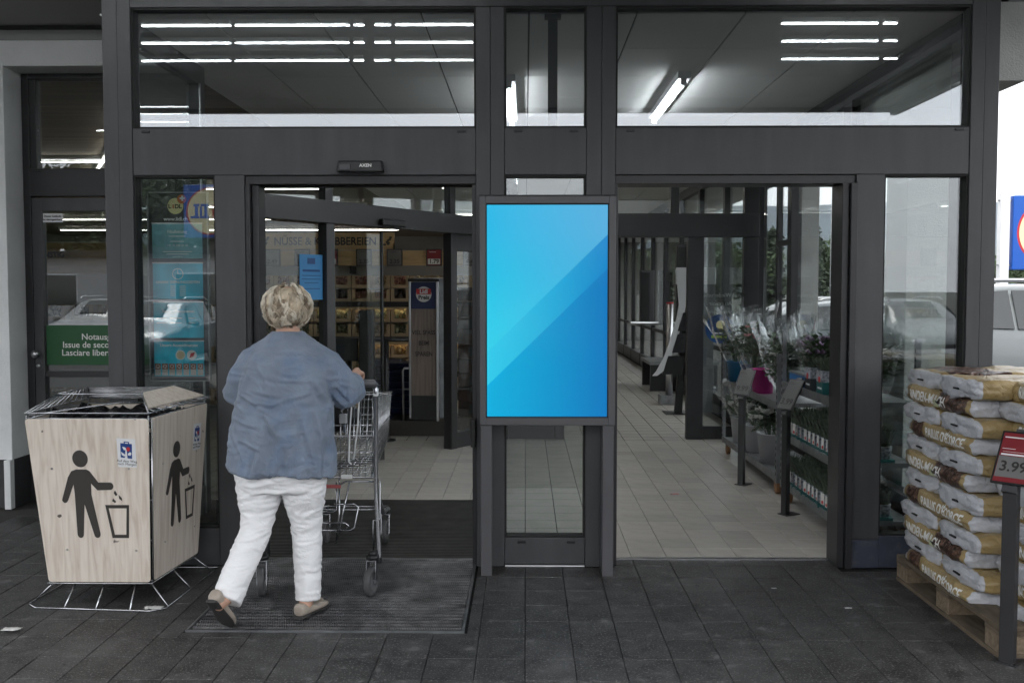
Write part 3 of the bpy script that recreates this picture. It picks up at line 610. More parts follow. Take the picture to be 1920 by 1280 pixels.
for i, (c, z0, z1, kind) in enumerate(specs):
    p = bx('poster', poster_mat(i, c), nb_, PX0, PX1, YB - 0.003, YB - 0.0006, z0, z1); yy = YB - 0.0036
    bx('top_clip', M_steel, p, PX0 - 0.002, PX1 + 0.002, YB - 0.005, YB - 0.0032, z1 - 0.004, z1 + 0.003)
    if kind == 'first':
        text('Filialleitung', 0.026, (pc, yy, 1.938), M_whiteprint, p, bold=0.0004)
        text('+41 71 588 05 10', 0.017, (pc, yy, 1.858), M_whiteprint, p); text('www.lidl.ch', 0.013, (pc, yy, 1.793), M_whiteprint, p)
        for zz, w_ in ((1.912, 0.10), (1.882, 0.08), (1.822, 0.17), (1.808, 0.13)): bx('printed_line', M_whiteprint, p, pc - w_ / 2, pc + w_ / 2, yy - 0.0004, yy + 0.0004, zz - 0.0022, zz + 0.0022)
    if kind == 'clock':
        bm = bmesh.new()
        for k in range(28):
            a, b = 2 * math.pi * k / 28, 2 * math.pi * (k + 1) / 28
            hexa(bm, [(pc + r * math.cos(t), y, 1.692 + r * math.sin(t)) for y in (yy, yy + 0.0005) for r, t in ((0.033, a), (0.033, b), (0.029, b), (0.029, a))])
        box(bm, pc - 0.0015, pc + 0.0015, yy, yy + 0.0005, 1.692, 1.717); box(bm, pc + 0.0016, pc + 0.019, yy, yy + 0.0005, 1.690, 1.693)
        part('clock_mark', bm, M_whiteprint, p)
        text('UNSERE ÖFFNUNGSZEITEN', 0.021, (pc, yy, 1.643), M_whiteprint, p, bold=0.0004)
        for k in range(6):
            for a_, b_ in ((-0.045, -0.018), (0.010, 0.045)): bx('printed_line', M_whiteprint, p, pc + a_, pc + b_, yy - 0.0004, yy + 0.0004, 1.618 - k * 0.011, 1.622 - k * 0.011)
    if kind == 'third':
        text('Sonderöffnungszeiten', 0.022, (pc, yy, 1.472), M_whiteprint, p, bold=0.0004)
        for k in range(2):
            for a_, b_ in ((-0.13, -0.07), (-0.05, 0.02), (0.06, 0.10)): bx('printed_line', M_whiteprint, p, pc + a_, pc + b_, yy - 0.0004, yy + 0.0004, 1.430 - k * 0.028, 1.4345 - k * 0.028)
    if kind == 'awards':
        text('Unsere Auszeichnungen', 0.023, (pc, yy, 1.272), M_whiteprint, p, bold=0.0004)
        a1 = disc('award_disc', M_paper, p, pc + 0.008, yy, 1.215, 0.029); a2 = disc('award_disc', M_white, p, pc + 0.075, yy, 1.215, 0.029)
        disc('award_centre', mat('award_gold', (0.55, 0.45, 0.25), 0.4), a1, pc + 0.008, yy - 0.0012, 1.215, 0.023)
        bm = bmesh.new(); poly(bm, [(pc + 0.06, yy - 0.0008, 1.198), (pc + 0.085, yy - 0.0008, 1.205), (pc + 0.094, yy - 0.0008, 1.232), (pc + 0.07, yy - 0.0008, 1.226)], (0, -0.0004, 0)); part('award_arrow', bm, M_red, a2)
        for k in range(7):
            xx = PX0 + 0.021 + k * 0.042
            t_ = bx('award_tile', mat('award_tile', (0.55, 0.50, 0.46), 0.5), p, xx - 0.017, xx + 0.017, yy - 0.0008, yy, 1.095, 1.165)
            bx('award_tile_head', mat('award_brown', (0.33, 0.12, 0.07), 0.5), t_, xx - 0.017, xx + 0.017, yy - 0.0016, yy - 0.0009, 1.131, 1.165); text('Q', 0.030, (xx, yy - 0.0017, 1.148), M_white, t_)

# ================================================================ LITTER BIN
bn = thing('litter_bin', 'wood panelled litter bin on a wire stand with bin pictograms', 'litter bin', (-2.16, -0.42, 0))
def wood_mat(name, col, dark):
    m = bpy.data.materials.new(name); m.use_nodes = True; n, l = nodes_of(m); b = n['Principled BSDF']
    tc = n.new('ShaderNodeTexCoord'); mp = n.new('ShaderNodeMapping'); mp.inputs['Scale'].default_value = (26, 26, 1.3); l.new(tc.outputs['Object'], mp.inputs['Vector'])
    nz = n.new('ShaderNodeTexNoise'); nz.inputs['Scale'].default_value = 1.6; nz.inputs['Detail'].default_value = 8; nz.inputs['Distortion'].default_value = 0.6; l.new(mp.outputs['Vector'], nz.inputs['Vector'])
    rp = n.new('ShaderNodeValToRGB'); e = rp.color_ramp.elements; e[0].position = 0.32; e[0].color = (*dark, 1); e[1].position = 0.62; e[1].color = (*col, 1)
    x = rp.color_ramp.elements.new(0.48); x.color = (*[(a * 0.62 + c * 0.38) for a, c in zip(col, dark)], 1)
    l.new(nz.outputs['Fac'], rp.inputs['Fac'])
    vo = n.new('ShaderNodeTexNoise'); vo.inputs['Scale'].default_value = 14; vo.inputs['Detail'].default_value = 2; l.new(tc.outputs['Object'], vo.inputs['Vector'])
    mr = n.new('ShaderNodeMapRange'); mr.inputs[1].default_value = 0.735; mr.inputs[2].default_value = 0.77; l.new(vo.outputs['Fac'], mr.inputs[0])
    mx = n.new('ShaderNodeMix'); mx.data_type = 'RGBA'; l.new(mr.outputs[0], mx.inputs[0]); l.new(rp.outputs['Color'], mx.inputs[6]); mx.inputs[7].default_value = (0.10, 0.08, 0.065, 1)
    l.new(mx.outputs[2], b.inputs['Base Color']); b.inputs['Roughness'].default_value = 0.5
    return m
M_binwood = wood_mat('pale_wood_laminate', (0.79, 0.71, 0.62), (0.61, 0.52, 0.43))
Z0, Z1 = 0.112, 0.954
bot = [(-2.43, -0.715), (-1.903, -0.715), (-1.853, -0.135), (-2.43, -0.135)]; top = [(-2.499, -0.785), (-1.872, -0.785), (-1.813, -0.055), (-2.499, -0.055)]
def bpt(k, t): 
    a, b = Vector(bot[k]), Vector(top[k]); q = a.lerp(b, t); return Vector((q.x, q.y, Z0 + (Z1 - Z0) * t))
def panel(name, k0, k1, inset0, inset1):
    """laminate panel between corner edges k0 and k1, pulled in from both ends; returns object and frame (origin, u, v, n)"""
    a0, b0, a1, b1 = bpt(k0, 0), bpt(k1, 0), bpt(k0, 1), bpt(k1, 1)
    u0 = (b0 - a0).normalized(); u1 = (b1 - a1).normalized()
    p = [a0 + u0 * inset0, b0 - u0 * inset1, b1 - u1 * inset1, a1 + u1 * inset0]
    nrm = (p[1] - p[0]).cross(p[3] - p[0]).normalized()
    # rounded corners
    pts = []
    for i in range(4):
        c, pr_, nx = p[i], p[i - 1], p[(i + 1) % 4]; d1, d2 = (pr_ - c).normalized(), (nx - c).normalized(); r = 0.014
        for t in (0, 0.3, 0.7, 1): pts.append(c + d1 * r * (1 - t) ** 1.6 + d2 * r * t ** 1.6)
    bm = bmesh.new(); poly(bm, pts, -nrm * 0.008); o = part(name, bm, M_binwood, bn, 0.0015)
    return o, p, nrm
fp, fq, fn = panel('front_panel', 0, 1, 0.002, 0.004); sp_, sq, sn_ = panel('side_panel', 1, 2, 0.035, 0.004)
panel('back_panel', 2, 3, 0.02, 0.02); panel('side_panel', 3, 0, 0.01, 0.02)
M_picto = mat('dark_brown_print', (0.045, 0.040, 0.035), 0.55)
def on_panel(q, nrm, px, py, w=660.0, h=835.0, off=0.0015):
    """px, py: print coordinates on the panel (0..660, 0..835 from its upper left)"""
    u, v = px / w, 1 - py / h
    a = q[0].lerp(q[1], u); b = q[3].lerp(q[2], u); return a.lerp(b, v) + nrm * off
def picto(q, nrm, par, k=1.0, dx=0.0):
    def P(pts, off=0.0012): return [on_panel(q, nrm, (x - 122) * k + dx, y - 283, off=off) for x, y in pts]
    th = nrm * 0.0008
    bm = bmesh.new(); poly(bm, P([(400 + 43 * math.cos(2 * math.pi * i / 30), 482 + 43 * math.sin(2 * math.pi * i / 30)) for i in range(30)]), th)
    def rnd_end(cx, cy, r, a0, a1, n=8): return [(cx + r * math.cos(a0 + (a1 - a0) * i / n), cy + r * math.sin(a0 + (a1 - a0) * i / n)) for i in range(n + 1)]
    body = [(372, 536)] + [(430, 536), (447, 545)] + [(492, 602)] + rnd_end(558, 621, 19, -math.pi / 2, math.pi / 2) + [(484, 642), (450, 607), (447, 665)]
    body += [(483, 865)] + rnd_end(464, 868, 19, 0, math.pi * 0.95)[1:] + [(402, 712)] + [(381, 868)] + rnd_end(362, 868, 19, 0, math.pi)[1:] + [(351, 660), (349, 612), (308, 695)] + rnd_end(290, 690, 17, 0.4, math.pi - 0.1)[1:] + [(322, 575), (344, 545)]
    poly(bm, P(body), th); part('pictogram_figure', bm, M_picto, par)
    bm = bmesh.new(); o_, i_ = [(523, 717), (663, 717), (655, 887), (555, 887)], [(542, 734), (648, 734), (640, 870), (570, 870)]
    for a in range(4): poly(bm, P([o_[a], o_[(a + 1) % 4], i_[(a + 1) % 4], i_[a]]), th)
    for d in ([(585, 642), (598, 664), (588, 672), (577, 655)], [(605, 665), (622, 681), (625, 697), (607, 685)], [(571, 683), (589, 700), (582, 707), (565, 697)]): poly(bm, P(d), th)
    part('pictogram_bin', bm, M_picto, par)
    # round off with the small sticker
    bm = bmesh.new(); poly(bm, P([(608, 377), (709, 383), (715, 527), (611, 523)], 0.001), nrm * 0.0006); stk = part('bag_sticker', bm, M_white, par)
    bm = bmesh.new(); poly(bm, P([(628, 402), (691, 407), (690, 482), (627, 474)], 0.0018), nrm * 0.0004)
    for a, b in (((650, 400), (650, 408)), ((673, 402), (673, 410))): poly(bm, P([(a[0] - 3, a[1] - 6), (a[0] + 3, a[1] - 6), (b[0] + 3, b[1]), (b[0] - 3, b[1])], 0.0018), nrm * 0.0004)
    poly(bm, P([(650, 394), (673, 396), (673, 401), (650, 399)], 0.0018), nrm * 0.0004); part('sticker_bag', bm, mat('sticker_navy', (0.01, 0.05, 0.22), 0.5), stk)
    bm = bmesh.new(); poly(bm, P([(670 + 11 * math.cos(a * 0.45), 433 + 11 * math.sin(a * 0.45)) for a in range(14)], 0.0023), nrm * 0.0003); part('sticker_dot', bm, M_red, stk)
    bm = bmesh.new()
    for pg in ([(638, 420), (655, 424), (662, 440), (645, 436)], [(630, 445), (640, 452), (655, 462), (648, 470), (634, 462)], [(655, 440), (662, 440), (665, 480), (650, 478)], [(668, 455), (680, 447), (688, 455), (682, 466), (668, 464)]): poly(bm, P(pg, 0.0023), nrm * 0.0003)
    part('sticker_leaves', bm, M_white, stk)
    X = (P([(700, 495)])[0] - P([(615, 490)])[0]).normalized(); Yv = nrm.cross(X)
    for s_, yy in (('Auf dem Weg', 494), ('nach Morgen', 509)):
        c = P([(661, yy)], 0.002)[0]; mt = Matrix((( X.x, Yv.x, nrm.x, c.x), (X.y, Yv.y, nrm.y, c.y), (X.z, Yv.z, nrm.z, c.z), (0, 0, 0, 1)))
        text(s_, 0.018 * (1.0 if k == 1 else 1.0), None, M_picto, stk, mtx=mt, ext=0.0002)
    bm = bmesh.new()
    for (x, y) in ((236, 532), (668, 533), (268, 948), (697, 953)):
        c = P([(x, y)], 0.0)[0]; tube(bm, [c, c + nrm * 0.003], 0.005, 10)
    part('panel_screws', bm, M_steel, par)
picto(fq, fn, fp); picto(sq, sn_, sp_, 1.0, 0)
# wire cage, stand and lid
def wires(name, paths, r, m, parent, n=6):
    bm = bmesh.new()
    for p in paths: tube(bm, p, r, n)
    return part(name, bm, m, parent, smooth=True)
inn = 0.012
def corner(k, t, off=0.0): 
    c = bpt(k, t); m_ = Vector((-2.16, -0.42, c.z)); return c + (m_ - c).normalized() * off
paths = []
for k in range(4): paths.append([corner(k, -0.02, 0.014), corner(k, 1.02, 0.014)])
for t in (0.0, 0.25, 0.5, 0.75, 1.0): paths.append([corner(k % 4, t, 0.02) for k in range(5)])
paths.append([corner(1, 0, 0.0) + Vector((0.006, 0.012, 0)), corner(1, 1.0, 0.0) + Vector((0.008, 0.012, 0))])
wires('cage_wires', paths, 0.0045, M_chrome, bn)
bx('inner_liner', M_gasket, bn, -2.40, -1.935, -0.69, -0.16, 0.1, 0.80)
g = [Vector((-2.455, -0.80, 0.006)), Vector((-1.865, -0.845, 0.006)), Vector((-1.80, -0.80, 0.006)), Vector((-1.765, -0.06, 0.006)), Vector((-2.50, -0.05, 0.006)), Vector((-2.52, -0.74, 0.006))]
paths = [g + [g[0]]]
for f_ in (0.22, 0.5, 0.8): paths.append([corner(0, 0).lerp(corner(1, 0), f_) + Vector((0.02, 0.02, 0.0)), g[0].lerp(g[1], f_ * 1.0 + 0.03)])
for f_ in (0.02, 0.45, 0.9): paths.append([corner(1, 0).lerp(corner(2, 0), f_) + Vector((-0.01, 0, 0)), g[2].lerp(g[3], f_ * 0.95 + 0.02)])
for f_ in (0.1, 0.5, 0.9): paths.append([corner(3, 0).lerp(corner(0, 0), f_) + Vector((0.02, 0, 0)), g[4].lerp(g[5], f_)])
paths.append([corner(k % 4, 0.0, -0.002) - Vector((0, 0, 0.006)) for k in range(5)])
wires('wire_stand', paths, 0.0042, M_chrome, bn)
rim = [corner(k, 1.035, 0.008) for k in range(4)]; zt = 1.058
lt = [Vector((-2.425, -0.58, zt)), Vector((-1.985, -0.58, zt)), Vector((-1.955, -0.22, zt)), Vector((-2.425, -0.22, zt))]
paths = [rim + [rim[0]], lt + [lt[0]]] + [[rim[k], lt[k]] for k in range(4)]
for f_ in [i / 9 for i in range(1, 9)]:
    paths.append([rim[3].lerp(rim[0], f_), lt[3].lerp(lt[0], f_)]); paths.append([rim[1].lerp(rim[2], f_) - Vector((0.03, 0, -0.01)), rim[1].lerp(rim[2], f_) + Vector((0.006, 0, -0.004))])
for f_ in [i / 8 for i in range(1, 8)]: paths.append([rim[3].lerp(lt[3], f_), rim[2].lerp(lt[2], f_)])
paths.append([rim[0].lerp(rim[1], 0.02) + Vector((0, 0.02, -0.012)), Vector((-2.17, -0.42, 0.995)), Vector((-2.0, -0.36, 0.99))])
wires('lid_wires', paths, 0.0042, M_chrome, bn)
bm = bmesh.new(); poly(bm, [rim[1] + Vector((-0.025, 0.06, 0.014)), rim[2] + Vector((-0.012, -0.02, 0.012)), lt[2] + Vector((0.006, 0, 0.003)), lt[1] + Vector((0.006, 0, 0.003))], (0.002, 0, 0.008)); part('lid_board', bm, M_binwood, bn)
bm = bmesh.new()
nx_, ny_ = 26, 26; vv = {}
for i in range(nx_ + 1):
    for j in range(ny_ + 1):
        x, y = -2.478 + 0.585 * i / nx_, -0.75 + 0.66 * j / ny_; e = min(i, nx_ - i, j, ny_ - j)
        z = 0.885 + 0.075 * mnoise.noise(Vector((x * 9, y * 9, 1))) + 0.045 * abs(mnoise.noise(Vector((x * 24, y * 24, 4)))) + (0.03 if e < 2 else 0.04 * math.exp(-((x + 2.2) ** 2 + (y + 0.45) ** 2) / 0.03))
        vv[i, j] = bm.verts.new((x, y, min(z, 0.985)))
for i in range(nx_):
    for j in range(ny_): bm.faces.new((vv[i, j], vv[i + 1, j], vv[i + 1, j + 1], vv[i, j + 1]))
bag_ = part('bin_liner', bm, mat('black_bin_liner', (0.006, 0.006, 0.007), 0.18), bn, smooth=True); sd_ = bag_.modifiers.new('thick', 'SOLIDIFY'); sd_.thickness = 0.003

# ================================================================ WOMAN WITH CART
M_skin = mat('skin', (0.52, 0.31, 0.22), 0.5, var=0.08, vscale=25, bump=0.15, bscale=120)
bm = bmesh.new()
# head, neck, torso core, arms, legs: overlapping closed forms fused into one skin
sphere(bm, (-1.172, -0.790, 1.505), 0.074, 0.092, 0.108, 20, 14); sphere(bm, (-1.172, -0.715, 1.462), 0.05, 0.05, 0.055)
sphere(bm, (-1.172, -0.697, 1.495), 0.012, 0.02, 0.022)                                   # nose
for s_ in (-1, 1): sphere(bm, (-1.172 + s_ * 0.076, -0.795, 1.492), 0.012, 0.02, 0.032)   # ears
tube(bm, [(-1.168, -0.80, 1.36), (-1.17, -0.80, 1.40), (-1.172, -0.795, 1.46)], [0.075, 0.058, 0.056], 16)
loft(bm, [ell(-1.19, -0.88, 0.70, 0.17, 0.12), ell(-1.19, -0.88, 0.82, 0.18, 0.12), ell(-1.18, -0.86, 1.0, 0.155, 0.11), ell(-1.165, -0.82, 1.2, 0.17, 0.11), ell(-1.165, -0.81, 1.30, 0.165, 0.09), ell(-1.168, -0.80, 1.375, 0.07, 0.06)])
tube(bm, [(-1.31, -0.80, 1.28), (-1.40, -0.80, 1.10), (-1.36, -0.66, 1.09), (-1.30, -0.555, 1.125)], [0.05, 0.042, 0.036, 0.027], 12)
tube(bm, [(-1.01, -0.80, 1.27), (-0.905, -0.775, 1.10), (-0.885, -0.69, 1.115), (-0.876, -0.615, 1.150)], [0.05, 0.044, 0.038, 0.028], 12)
tube(bm, [(-1.29, -0.87, 0.75), (-1.302, -0.925, 0.45), (-1.365, -1.04, 0.27), (-1.392, -1.145, 0.165), (-1.418, -1.20, 0.145)], [0.085, 0.055, 0.045, 0.035, 0.030], 12)
tube(bm, [(-1.09, -0.87, 0.75), (-1.072, -0.86, 0.42), (-1.068, -0.87, 0.22), (-1.072, -0.90, 0.07), (-1.08, -0.92, 0.035)], [0.085, 0.055, 0.045, 0.034, 0.028], 12)
def hand(bm, wrist, d, up, side, curl):
    """palm with four fingers and a thumb closed over a bar; d: forward, up: back of hand, side: thumb side"""
    W, D, U, S = Vector(wrist), Vector(d).normalized(), Vector(up).normalized(), Vector(side).normalized()
    tube(bm, [W - D * 0.02, W + D * 0.03, W + D * 0.07], [0.026, 0.034, 0.036], 12, flat=0.62)
    for i, (o_, ln) in enumerate(((0.027, 0.030), (0.010, 0.034), (-0.008, 0.032), (-0.025, 0.026))):
        b0 = W + D * 0.068 + S * o_ + U * 0.004; b1 = b0 + D * ln * 0.8 + U * -0.008; b2 = b1 + D * 0.006 - U * ln * 0.75; b3 = b2 - D * ln * 0.55 - U * 0.012
        tube(bm, [b0 - D * 0.025, b0, b1, b2, b3], [0.010, 0.0105, 0.0095, 0.009, 0.007], 8)
    t0 = W + D * 0.02 + S * 0.028 - U * 0.008; tube(bm, [t0, t0 + D * 0.028 + S * 0.014 - U * 0.012, t0 + D * 0.05 + S * 0.006 - U * 0.034], [0.013, 0.0115, 0.009], 8)
hand(bm, (-0.878, -0.632, 1.158), (0.14, 0.9, 0.10), (0.1, -0.1, 1), (-1, 0.15, 0), 1); hand(bm, (-1.30, -0.632, 1.135), (0.05, 0.9, 0.12), (0, -0.1, 1), (1, 0, 0), 1)
body = bake(bm, 0.0062, 3, 0.4)
woman = part('person', body, M_skin, None, smooth=True); tag(woman, 'short haired person in blue linen tunic and white trousers pushing a cart', 'person')
def wrinkle(me, amp, seed, scale, aniso=(1, 1, 1), fade=None):
    me.update(); nrm = [v.normal.copy() for v in me.vertices]
    for v, nn in zip(me.vertices, nrm):
        p = Vector((v.co.x * aniso[0], v.co.y * aniso[1], v.co.z * aniso[2])) * scale + Vector((seed, seed * 2, seed * 3))
        warp = mnoise.noise(p * 0.6) * 1.2
        w = 1 - abs(mnoise.noise(p + Vector((warp, warp, warp)))) * 2.4
        k = 1 if fade is None else fade(v.co)
        v.co += nn * amp * k * (max(w, -0.6) - 0.2)
# tunic
M_tunic = mat('blue_linen', (0.195, 0.236, 0.302), 0.9, var=0.16, vscale=9, bump=0.35, bscale=260, dirt=0.6, dscale=5.5, dcol=(0.10, 0.185, 0.35), sheen=0.15)
hem = lambda x, y: -0.045 * (x + 1.19)
bm = bmesh.new()
loft(bm, [ell(-1.185, -0.885, 0.712, 0.258, 0.185, 32, 2.3, hem), ell(-1.186, -0.882, 0.80, 0.252, 0.18, 32, 2.3), ell(-1.186, -0.875, 0.90, 0.246, 0.172, 32, 2.3), ell(-1.183, -0.862, 1.0, 0.236, 0.160, 32, 2.3), ell(-1.176, -0.845, 1.1, 0.222, 0.152, 32, 2.3),
          ell(-1.168, -0.83, 1.2, 0.214, 0.142, 32, 2.3), ell(-1.163, -0.82, 1.265, 0.205, 0.126, 32, 2.2), ell(-1.163, -0.812, 1.31, 0.178, 0.108, 32, 2.1), ell(-1.166, -0.806, 1.35, 0.133, 0.09, 32), ell(-1.168, -0.802, 1.377, 0.093, 0.076, 32), ell(-1.169, -0.80, 1.392, 0.078, 0.068, 32)])
tube(bm, [(-1.25, -0.81, 1.285), (-1.325, -0.805, 1.235), (-1.385, -0.80, 1.15), (-1.412, -0.785, 1.095), (-1.395, -0.72, 1.085), (-1.36, -0.66, 1.10)], [0.082, 0.088, 0.084, 0.080, 0.068, 0.058], 18)
tube(bm, [(-1.07, -0.81, 1.275), (-0.995, -0.80, 1.215), (-0.935, -0.785, 1.14), (-0.893, -0.765, 1.092), (-0.878, -0.71, 1.10), (-0.880, -0.655, 1.13)], [0.084, 0.092, 0.089, 0.086, 0.072, 0.050], 18)
tun = bake(bm, 0.006, 5, 0.5)
def tfade(c): return 0.35 + 0.65 * min(1, max(0, (1.36 - c.z) / 0.2))
wrinkle(tun, 0.010, 3.1, 5.0, (1, 1, 0.9), tfade); wrinkle(tun, 0.0055, 8.7, 11, (0.7, 1, 1.5), tfade); wrinkle(tun, 0.008, 5.5, 4.5, (2.6, 1, 0.35), lambda c: min(1, max(0, (1.05 - c.z) / 0.3)))
def crease(m, seams, scale, strength):
    # woven seam lines and small creases, as relief only
    n, l = nodes_of(m); b = n['Principled BSDF']; tc = n.new('ShaderNodeTexCoord'); sx = n.new('ShaderNodeSeparateXYZ'); l.new(tc.outputs['Object'], sx.inputs[0])
    nz = n.new('ShaderNodeTexNoise'); nz.inputs['Scale'].default_value = scale; nz.inputs['Detail'].default_value = 5; nz.inputs['Distortion'].default_value = 2.2; l.new(tc.outputs['Object'], nz.inputs['Vector'])
    rp = n.new('ShaderNodeMath'); rp.operation = 'MULTIPLY_ADD'; l.new(nz.outputs['Fac'], rp.inputs[0]); rp.inputs[1].default_value = 2.0; rp.inputs[2].default_value = -1.0
    ab = n.new('ShaderNodeMath'); ab.operation = 'ABSOLUTE'; l.new(rp.outputs[0], ab.inputs[0]); cur = ab.outputs[0]
    for xs in seams:
        d = n.new('ShaderNodeMath'); d.operation = 'SUBTRACT'; l.new(sx.outputs['X'], d.inputs[0]); d.inputs[1].default_value = xs
        c = n.new('ShaderNodeMath'); c.operation = 'COMPARE'; l.new(d.outputs[0], c.inputs[0]); c.inputs[1].default_value = 0; c.inputs[2].default_value = 0.0028
        a = n.new('ShaderNodeMath'); a.operation = 'ADD'; l.new(cur, a.inputs[0]); l.new(c.outputs[0], a.inputs[1]); cur = a.outputs[0]
    bp = n.new('ShaderNodeBump'); bp.inputs['Strength'].default_value = strength; bp.inputs['Distance'].default_value = 0.008; l.new(cur, bp.inputs['Height'])
    old = b.inputs['Normal'].links
    if old: l.new(old[0].from_socket, bp.inputs['Normal'])
    l.new(bp.outputs['Normal'], b.inputs['Normal'])
def fold(me, segs):
    # pressed creases across the back: (x0, z0, x1, z1, depth, width)
    me.update(); nr = [v.normal.copy() for v in me.vertices]
    for v, nn in zip(me.vertices, nr):
        if nn.y > 0.35: continue
        x, z = v.co.x + 0.012 * mnoise.noise(v.co * 11), v.co.z + 0.012 * mnoise.noise(v.co * 9 + Vector((3, 0, 0)))
        for x0, z0, x1, z1, dp_, wd in segs:
            dx, dz = x1 - x0, z1 - z0; t = max(0, min(1, ((x - x0) * dx + (z - z0) * dz) / (dx * dx + dz * dz))); d = math.hypot(x - x0 - t * dx, z - z0 - t * dz)
            if d < wd * 3:
                k = math.sin(math.pi * (0.12 + 0.76 * t)); s2 = ((x - x0) * dz - (z - z0) * dx) / math.hypot(dx, dz)
                v.co += nn * dp_ * 1.6 * k * (math.exp(-(d / wd) ** 2) * 1.0 - 0.9 * math.exp(-((s2 - wd * 1.5) / wd) ** 2) * (1 if 0 < t < 1 else 0))
fold(tun, [(-1.38, 1.10, -1.24, 1.03, 0.006, 0.010), (-1.36, 1.07, -1.20, 1.055, 0.005, 0.009), (-1.30, 1.115, -1.16, 1.09, 0.004, 0.009), (-1.24, 1.00, -1.17, 0.90, 0.008, 0.009), (-1.40, 0.98, -1.25, 0.95, 0.005, 0.010), (-1.20, 1.06, -1.02, 1.10, 0.004, 0.010), (-1.02, 1.16, -0.94, 1.02, 0.008, 0.011), (-1.00, 1.02, -0.96, 0.86, 0.007, 0.012), (-1.06, 0.98, -1.00, 0.80, 0.006, 0.012),
          (-1.41, 0.93, -1.33, 0.78, 0.006, 0.012), (-1.36, 0.88, -1.24, 0.84, 0.005, 0.010), (-1.26, 0.84, -1.27, 0.72, 0.007, 0.013), (-1.12, 0.86, -1.11, 0.71, 0.006, 0.013), (-1.01, 0.82, -0.985, 0.70, 0.007, 0.012), (-1.18, 0.80, -1.18, 0.71, 0.005, 0.011), (-1.33, 1.20, -1.36, 1.08, 0.009, 0.012), (-0.92, 1.13, -0.86, 1.06, 0.007, 0.010), (-0.95, 1.09, -0.89, 1.03, 0.007, 0.010), (-0.86, 1.12, -0.86, 1.05, 0.005, 0.009), (-1.20, 1.30, -1.05, 1.29, 0.003, 0.010), (-1.30, 1.26, -1.22, 1.12, 0.004, 0.012)])
crease(M_tunic, (-1.172,), 7.5, 0.75)
to = part('tunic', tun, M_tunic, woman, smooth=True)
# trousers
M_trou = mat('white_cotton', (0.87, 0.87, 0.875), 0.85, var=0.02, bump=0.15, bscale=320, sheen=0.1)
bm = bmesh.new()
loft(bm, [ell(-1.19, -0.88, 0.625, 0.205, 0.135, 28, 2.4), ell(-1.19, -0.88, 0.70, 0.225, 0.155, 28, 2.3), ell(-1.19, -0.88, 0.80, 0.215, 0.15, 28, 2.2)])
tube(bm, [(-1.292, -0.885, 0.74), (-1.296, -0.885, 0.62), (-1.303, -0.905, 0.50), (-1.312, -0.935, 0.42), (-1.345, -1.005, 0.315), (-1.372, -1.075, 0.225), (-1.392, -1.135, 0.148)], [0.122, 0.110, 0.082, 0.074, 0.071, 0.070, 0.068], 24)
tube(bm, [(-1.085, -0.885, 0.74), (-1.082, -0.88, 0.62), (-1.076, -0.868, 0.50), (-1.072, -0.862, 0.40), (-1.069, -0.868, 0.27), (-1.067, -0.876, 0.16), (-1.067, -0.88, 0.082)], [0.122, 0.108, 0.080, 0.071, 0.066, 0.062, 0.060], 24)
tr_ = bake(bm, 0.006, 4, 0.5)
def wr2(c): return 1.0 if c.z > 0.40 else 0.7
wrinkle(tr_, 0.0055, 2.2, 7.5, (0.7, 0.7, 2.0), wr2); wrinkle(tr_, 0.0045, 6.4, 16, (0.7, 0.7, 1.8), wr2)
crease(M_trou, (), 9.0, 0.35); part('trousers', tr_, M_trou, woman, smooth=True)
# shoes
M_shoe = mat('beige_patent_leather', (0.36, 0.31, 0.26), 0.28, var=0.15, vscale=18); M_sole = mat('dark_sole', (0.035, 0.033, 0.032), 0.7)
def shoe(mtx):
    def ring(y, hw, z0, z1, n=16):
        out = []
        for k in range(n):
            a = 2 * math.pi * k / n; c, s = math.cos(a), math.sin(a)
            out.append(mtx @ Vector((hw * math.copysign(abs(c) ** 0.75, c), y, z0 + (z1 - z0) * (0.5 + 0.5 * s))))
        return out
    bm = bmesh.new()
    loft(bm, [ring(-0.006, 0.020, 0.012, 0.062), ring(0.002, 0.032, 0.006, 0.072), ring(0.03, 0.036, 0.005, 0.070), ring(0.075, 0.036, 0.005, 0.052), ring(0.12, 0.040, 0.004, 0.044), ring(0.165, 0.045, 0.004, 0.044), ring(0.20, 0.040, 0.004, 0.039), ring(0.225, 0.027, 0.005, 0.030), ring(0.238, 0.012, 0.008, 0.022)])
    o = part('shoe', bm, M_shoe, woman, smooth=True); sub = o.modifiers.new('s', 'SUBSURF'); sub.levels = 1; sub.render_levels = 1
    bm = bmesh.new(); loft(bm, [ring(-0.004, 0.022, -0.006, 0.012), ring(0.004, 0.031, -0.006, 0.014), ring(0.055, 0.034, -0.006, 0.014), ring(0.060, 0.032, 0.001, 0.014), ring(0.12, 0.039, 0.0, 0.011), ring(0.165, 0.045, -0.004, 0.010), ring(0.21, 0.036, -0.002, 0.010), ring(0.236, 0.013, 0.003, 0.011)])
    part('sole', bm, M_sole, o, smooth=False)
    bm = bmesh.new(); c = mtx @ Vector((0, 0.195, 0.044)); tube(bm, [mtx @ Vector((-0.014, 0.192, 0.041)), c, mtx @ Vector((0.014, 0.192, 0.041))], [0.003, 0.006, 0.003], 8); part('bow', bm, M_shoe, o, smooth=True)
shoe(Matrix.Translation((-1.098, -0.955, 0.009)) @ Matrix.Rotation(R(-22), 4, 'Z'))
shoe(Matrix.Translation((-1.432, -1.235, 0.176)) @ Matrix.Rotation(R(-14), 4, 'Z') @ Matrix.Rotation(R(-47), 4, 'X'))
